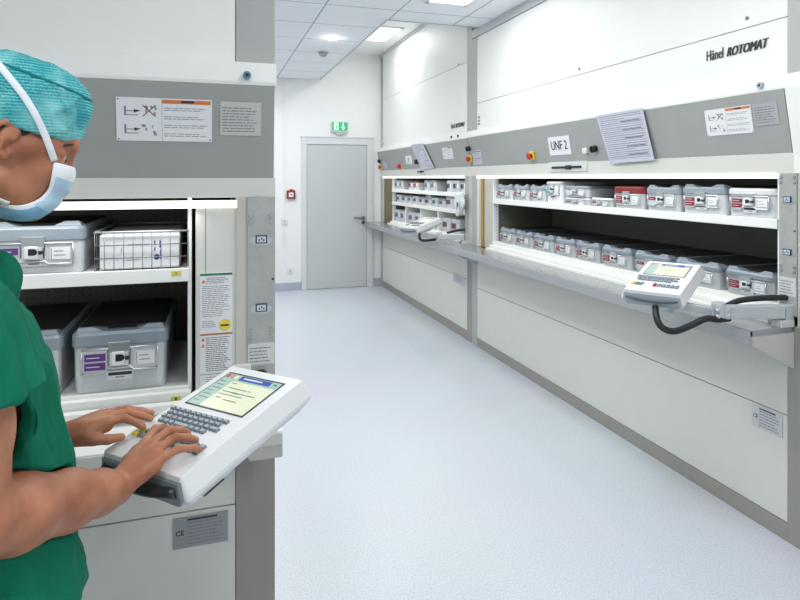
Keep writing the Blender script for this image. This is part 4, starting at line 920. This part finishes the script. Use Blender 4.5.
def cap_mat():
    m, N, L, b = node_mat('cap_weave')
    tc = N.new('ShaderNodeTexCoord'); mp = N.new('ShaderNodeMapping'); L.new(tc.outputs['Object'], mp.inputs['Vector']); mp.inputs['Rotation'].default_value = (0, 0, -.25)
    w = N.new('ShaderNodeTexWave'); w.wave_type = 'BANDS'; w.bands_direction = 'Z'; w.inputs['Scale'].default_value = 62; w.inputs['Distortion'].default_value = 3; w.inputs['Detail'].default_value = 1; w.inputs['Detail Scale'].default_value = 6
    L.new(mp.outputs[0], w.inputs['Vector'])
    n = N.new('ShaderNodeTexNoise'); n.inputs['Scale'].default_value = 22; L.new(tc.outputs['Object'], n.inputs['Vector'])
    mu = N.new('ShaderNodeMath'); mu.operation = 'MULTIPLY'; L.new(w.outputs['Fac'], mu.inputs[0]); L.new(n.outputs['Fac'], mu.inputs[1])
    r = N.new('ShaderNodeValToRGB'); e = r.color_ramp.elements; e[0].position = .22; e[0].color = rgb(8, 142, 152); e[1].position = .64; e[1].color = rgb(120, 210, 208)
    L.new(mu.outputs[0], r.inputs['Fac']); b.inputs['Roughness'].default_value = .75
    n3 = N.new('ShaderNodeTexNoise'); n3.inputs['Scale'].default_value = 11; n3.inputs['Detail'].default_value = 3; n3.inputs['Distortion'].default_value = 1.2; L.new(tc.outputs['Object'], n3.inputs['Vector'])
    r3 = N.new('ShaderNodeValToRGB'); r3.color_ramp.elements[0].position = .5; r3.color_ramp.elements[1].position = .68; L.new(n3.outputs['Fac'], r3.inputs['Fac'])
    mx = N.new('ShaderNodeMixRGB'); mx.inputs['Color2'].default_value = rgb(150, 218, 216); ms = N.new('ShaderNodeMath'); ms.operation = 'MULTIPLY'; ms.inputs[1].default_value = .6; L.new(r3.outputs['Color'], ms.inputs[0]); L.new(ms.outputs[0], mx.inputs['Fac']); L.new(r.outputs['Color'], mx.inputs['Color1']); L.new(mx.outputs['Color'], b.inputs['Base Color'])
    bp = N.new('ShaderNodeBump'); bp.inputs['Strength'].default_value = .3; bp.inputs['Distance'].default_value = .002; L.new(w.outputs['Fac'], bp.inputs['Height']); L.new(bp.outputs['Normal'], b.inputs['Normal'])
    return m
SKIN = skin_mat(); CAPM = cap_mat()
SCRUB = mat('scrub_cotton', (8, 112, 86), .85, var=.14, scale=9, bump=.3, bscale=420, spec=.2)
MASKB = mat('mask_blue', (186, 214, 232), .8, var=.05, scale=40, bump=.2, bscale=300); MASKW = mat('mask_white', (234, 238, 242), .8, var=.02, bump=.15, bscale=300)
HAIRM = mat('dark_hair', (52, 40, 34), .7, var=.3, scale=120)
per = bpy.data.objects.new('person', None); COL.objects.link(per); per.location = tuple(float(x) for x in PO)
tag(per, 'person in green scrubs, turquoise surgical cap and face mask typing on the large terminal', 'person')
nmesh('body', head+neck+trunk+armR+armL+handR+handL+legs, .0026, SKIN, per, relax=2)
# clothes
from mathutils import noise as mn
def fold_fn(amp, sx, sz, seed=0.):
    def f(V):
        out = np.empty(len(V))
        for i, p in enumerate(V):
            a = mn.noise(Vector((p[0]*sx+seed, p[1]*sx, p[2]*sz))); b = mn.noise(Vector((p[0]*sx*2.3+seed, p[1]*sx*2.3+5, p[2]*sz*2.1)))
            out[i] = amp*(1-abs(a)*2.6+.4*(1-2*abs(b)))-amp*.5
        return out
    return f
topT = [(.865, .143, -.15, .168), (.90, .158, -.15, .168), (.97, .143, -.14, .158), (1.10, .138, -.135, .150), (1.21, .120, -.14, .152), (1.29, .106, -.145, .168), (1.355, .075, -.14, .165), (1.41, .036, -.14, .15), (1.465, .0, -.13, .085)]
UR = (ER-SR)/np.linalg.norm(ER-SR); UL = (EL-SL)/np.linalg.norm(EL-SL)
hemR = mixp(SR, ER, .375); hemL = mixp(SL, EL, .40)
top = [Col(topT, 0, .02, cl=.02), Cap(B(-.045, -.13, 1.405), B(-.045, .13, 1.405), .06, .06, .03), Cap(B(-.075, -.08, 1.455), B(-.075, .08, 1.455), .05, .05, .04)]
sleeves = [Cap(SR, mixp(SR, ER, .62)+FW*.016, .064, .088, .02), Cap(SL, mixp(SL, EL, .62), .068, .078, .02)]
def top_post(F, P):
    d = F
    d = smax(d, -(Cap(B(-.06, 0, 1.475), B(-.01, 0, 1.60), .066, .09).d(P)), .006)
    fa = field(armR[2:], P)-.003; d = smax(d, -np.where(np.linalg.norm(P-ER, axis=-1) < .0, 1, fa), .004); F = smax(F, -fa, .004)
    return smax(d, -(F+.007), .002)
def sleeve_cut(F, P):
    for s, u, h, c in ((SR, UR, hemR, 0), (SL, UL, hemL, 0)):
        near = np.linalg.norm(P-mixp(h, h+u, .06), axis=-1) < .13
        q = P-OB; l = np.abs(q@LF)
        F = np.where(near & (l > .135), np.maximum(F, (P-h)@u), F)
    return F
def whole(F, P): return np.maximum(sleeve_cut(top_post(F, P), P), -10)
nmesh('scrub_top', top+sleeves, .0035, SCRUB, per, post=whole, relax=2, disp=fold_fn(.0075, 13, 4.5))
t2 = []
for s in (-1, 1):
    t2 += limb([(B(-.01, s*.085, .9), .105), (B(.0, s*.095, .70), .095), (B(.015, s*.1, .49), .082), (B(-.02, s*.102, .25), .078), (B(-.02, s*.105, .07), .075)], .03)
t2 += [Col([(.80, .105, -.13, .155), (.93, .112, -.135, .150), (.96, .110, -.13, .145)], 0, .03, cl=.01)]
nmesh('scrub_trousers', t2, .006, SCRUB, per, post=lambda F, P: np.maximum(F, .07-P[..., 2]), relax=2, disp=fold_fn(.006, 9, 3, 3.))
for s in (-1, 1):
    nmesh('shoe', [Cap(B(-.055, s*.105, .045), B(.06, s*.12, .05), .046, .046, .02), Cap(B(.05, s*.118, .042), B(.145, s*.13, .034), .045, .034, .02)], .004, WHITE, per, post=lambda F, P: np.maximum(F, .002-P[..., 2]), relax=1)
# cap
capP = [hE((-.006, 0, .080), (.0985, .086, .072), k=.01), hE((-.006, 0, .055), (.0995, .086, .085), k=.02), hE((-.02, 0, .105), (.088, .080, .055), k=.02), hE((.03, 0, .10), (.066, .07, .05), k=.02)]
def hz(P): return (P-HO)@HZ
def hx(P): return (P-HO)@HX
nmesh('surgical_cap', capP, .0026, CAPM, per, post=lambda F, P: np.maximum(np.maximum(F, -(F+.007)), .0345-.02*np.clip(-hx(P)-.02, 0, .1)*3-hz(P)), relax=2, disp=fold_fn(.003, 26, 26, 7.))
nmesh('hair', [Ell(H(-.012, 0, .03), (.0955, .0755, .086), HR, .01)], .003, HAIRM, per, post=lambda F, P: np.maximum(F, np.maximum(hz(P)-.05, np.maximum(np.where(hx(P) > -.018, .008-hz(P), -.045-hz(P)), hx(P)-.022))), relax=1)
solid = head+capP
def surf(x, z, side=-1, off=.003, prims=None):
    ys = np.linspace(.14, .0, 141)*side; P = np.stack([H(x, y, z) for y in ys]); F = field(prims or solid, P)
    i = int(np.argmax(F < off)); return float(ys[i]) if (F < off).any() else 0.
def ribbon(name, pts, wd, m, side, n=30, off=.003):
    P = [Vector(p) for p in smooth_path([(x, 0, z) for x, z in pts], 8)]; mb = MB(); rows = []
    for i, p in enumerate(P):
        t = (P[min(i+1, len(P)-1)]-P[max(i-1, 0)]).normalized(); nrm = Vector((-t.z, 0, t.x))
        row = []
        for s in (-.5, 0, .5):
            q = p+nrm*wd*s; y = surf(q.x, q.z, side, off); row.append(tuple(float(v) for v in H(q.x, y, q.z)-PO))
        inner = [tuple(float(v) for v in (A(*r)-HY*side*.0015)) for r in row[::-1]]
        rows.append(row+inner)
    mb.loft(rows, m, smooth=True); o = mb.build(name, per); return o
for s in (-1, 1):
    ribbon('mask_strap', [(-.075, .150), (-.036, .115), (.003, .080), (.035, .042), (.064, -.002)], .0105, MASKW, s, off=.0045)
    ribbon('mask_strap', [(-.085, -.06), (-.05, -.072), (-.02, -.076), (.008, -.082), (.02, -.084)], .008, MASKW, s, off=.003)
# mask: rows from the nose to below the chin
rowsM = [((.099, -.003), (.062, -.003), MASKW), ((.1025, -.018), (.064, -.014), MASKW), ((.1035, -.030), (.065, -.026), MASKB), ((.1015, -.040), (.066, -.036), MASKB), ((.1005, -.048), (.0665, -.044), MASKB), ((.0965, -.056), (.066, -.052), MASKB),
         ((.0935, -.063), (.062, -.060), MASKB), ((.0905, -.074), (.057, -.068), MASKB), ((.082, -.088), (.046, -.077), MASKB), ((.068, -.102), (.036, -.083), MASKB), ((.050, -.110), (.026, -.086), MASKB), ((.028, -.113), (.012, -.086), MASKB), ((.010, -.112), (-.004, -.085), MASKB), ((-.012, -.108), (-.018, -.083), MASKW)]
MASKD = mat('mask_fold_blue', (132, 180, 212), .8, var=.12, scale=30)
mb = MB(); R_ = []; nU = 28
for k, ((xf, zf), (xe, ze), mm) in enumerate(rowsM):
    ye = abs(surf(xe, ze, -1, .004, head)); ring = []
    for j in range(nU+1):
        th = -PI/2+PI*j/nU; c = math.cos(th); s_ = math.sin(th)
        x = xe+(xf-xe)*c**.75; y = ye*math.copysign(abs(s_)**.9, s_); z = ze+(zf-ze)*c
        x += .0022*math.sin(k*2.1)*c
        ring.append(H(x, y, z)-PO)
    R_.append(ring)
V = [[mb.bm.verts.new(tuple(float(v) for v in p)) for p in r] for r in R_]
for a in range(len(V)-1):
    for j in range(nU):
        f = mb.bm.faces.new((V[a][j], V[a][j+1], V[a+1][j+1], V[a+1][j])); f.smooth = True
        f.material_index = mb.mi(MASKW if (a < 2 or j < (1 if a < 8 else 2) or j >= nU-(1 if a < 8 else 2) or a >= len(V)-2) else (MASKD if a > 7 else MASKB))
o = mb.build('face_mask', per); md = o.modifiers.new('s', 'SOLIDIFY'); md.thickness = .002; md = o.modifiers.new('u', 'SUBSURF'); md.levels = 1; md.render_levels = 1
# eyes, brows
EYEW = mat('eye_white', (196, 176, 164), .2); IRIS = mat('iris', (70, 62, 50), .1)
for s in (-1, 1):
    mb = MB(); c = H(.0690, s*.0325, .0055)-PO; mb.sphere(tuple(float(v) for v in c), .0118, EYEW, u=20, v=14)
    d = (HX*.99-HZ*.18); c2 = c+d*.0085; mb.sphere(tuple(float(v) for v in c2), .0052, IRIS, u=14, v=10); mb.build('eye', per)
    mb = MB(); mb.loft([[tuple(float(v) for v in H(x+dx, s*y, z+dz)-PO) for dx, dz in ((.0, -.0022), (.002, 0), (.0, .0022), (-.004, 0))] for x, y, z in ((.0895, .008, .026), (.0915, .018, .030), (.0895, .030, .033), (.082, .042, .032), (.072, .050, .027))], HAIRM); mb.build('eyebrow', per, smooth=True)
# seam around the cap
pts = []
for k in range(49):
    a = 2*PI*k/48; P0 = [H(-.006+math.cos(a)*r, math.sin(a)*r, .122-.02*math.cos(a)*.4) for r in np.linspace(.12, .02, 120)]
    F = field(capP, np.stack(P0)); i = int(np.argmax(F < .0005)); pts.append(tuple(float(v) for v in P0[i]-PO))
mb = MB(); mb.tube(pts, .0032, mat('cap_seam', (10, 112, 118), .8), 6); mb.build('cap_seam', per)
# ------------------------------------------------------------------ camera and look
cd = bpy.data.cameras.new('camera'); cam = bpy.data.objects.new('camera', cd); COL.objects.link(cam)
cd.sensor_width = 36; cd.lens = 27; cd.shift_y = -(300-178)/800; cd.clip_start = .02
cam.location = (0, 0, 1.6); cam.rotation_euler = (PI/2, 0, -math.atan2(190, 600))
sc = bpy.context.scene; sc.camera = cam
w = bpy.data.worlds.new('world'); sc.world = w; w.use_nodes = True
w.node_tree.nodes['Background'].inputs['Color'].default_value = (.9, .95, 1, 1); w.node_tree.nodes['Background'].inputs['Strength'].default_value = .4
# lamps under the hoods (real fluorescent tubes)
def tube_lamp(loc, rz, length, power, parent):
    l = bpy.data.lights.new('hood_tube', 'AREA'); l.shape = 'RECTANGLE'; l.size = length; l.size_y = .03; l.energy = power; l.color = (1, .99, .96); l.spread = math.radians(150)
    o = bpy.data.objects.new('hood_tube', l); COL.objects.link(o); o.parent = parent; o.location = loc; o.rotation_euler = (math.radians(-14), 0, 0)
tube_lamp((1.85, -.02, 1.585), 0, 2.8, 1.3, nearc); tube_lamp((1.8, -.02, 1.585), 0, 2.5, 1.6, farc); tube_lamp((2.3, -.02, 1.500), 0, 1.5, 1.6, leftc)
sc.view_settings.view_transform = 'Standard'; sc.view_settings.look = 'None'; sc.view_settings.exposure = .3
sc.cycles.use_denoising = True; sc.cycles.max_bounces = 8; sc.cycles.diffuse_bounces = 5; sc.cycles.sample_clamp_indirect = 6
try: sc.cycles.denoiser = 'OPENIMAGEDENOISE'
except Exception: pass
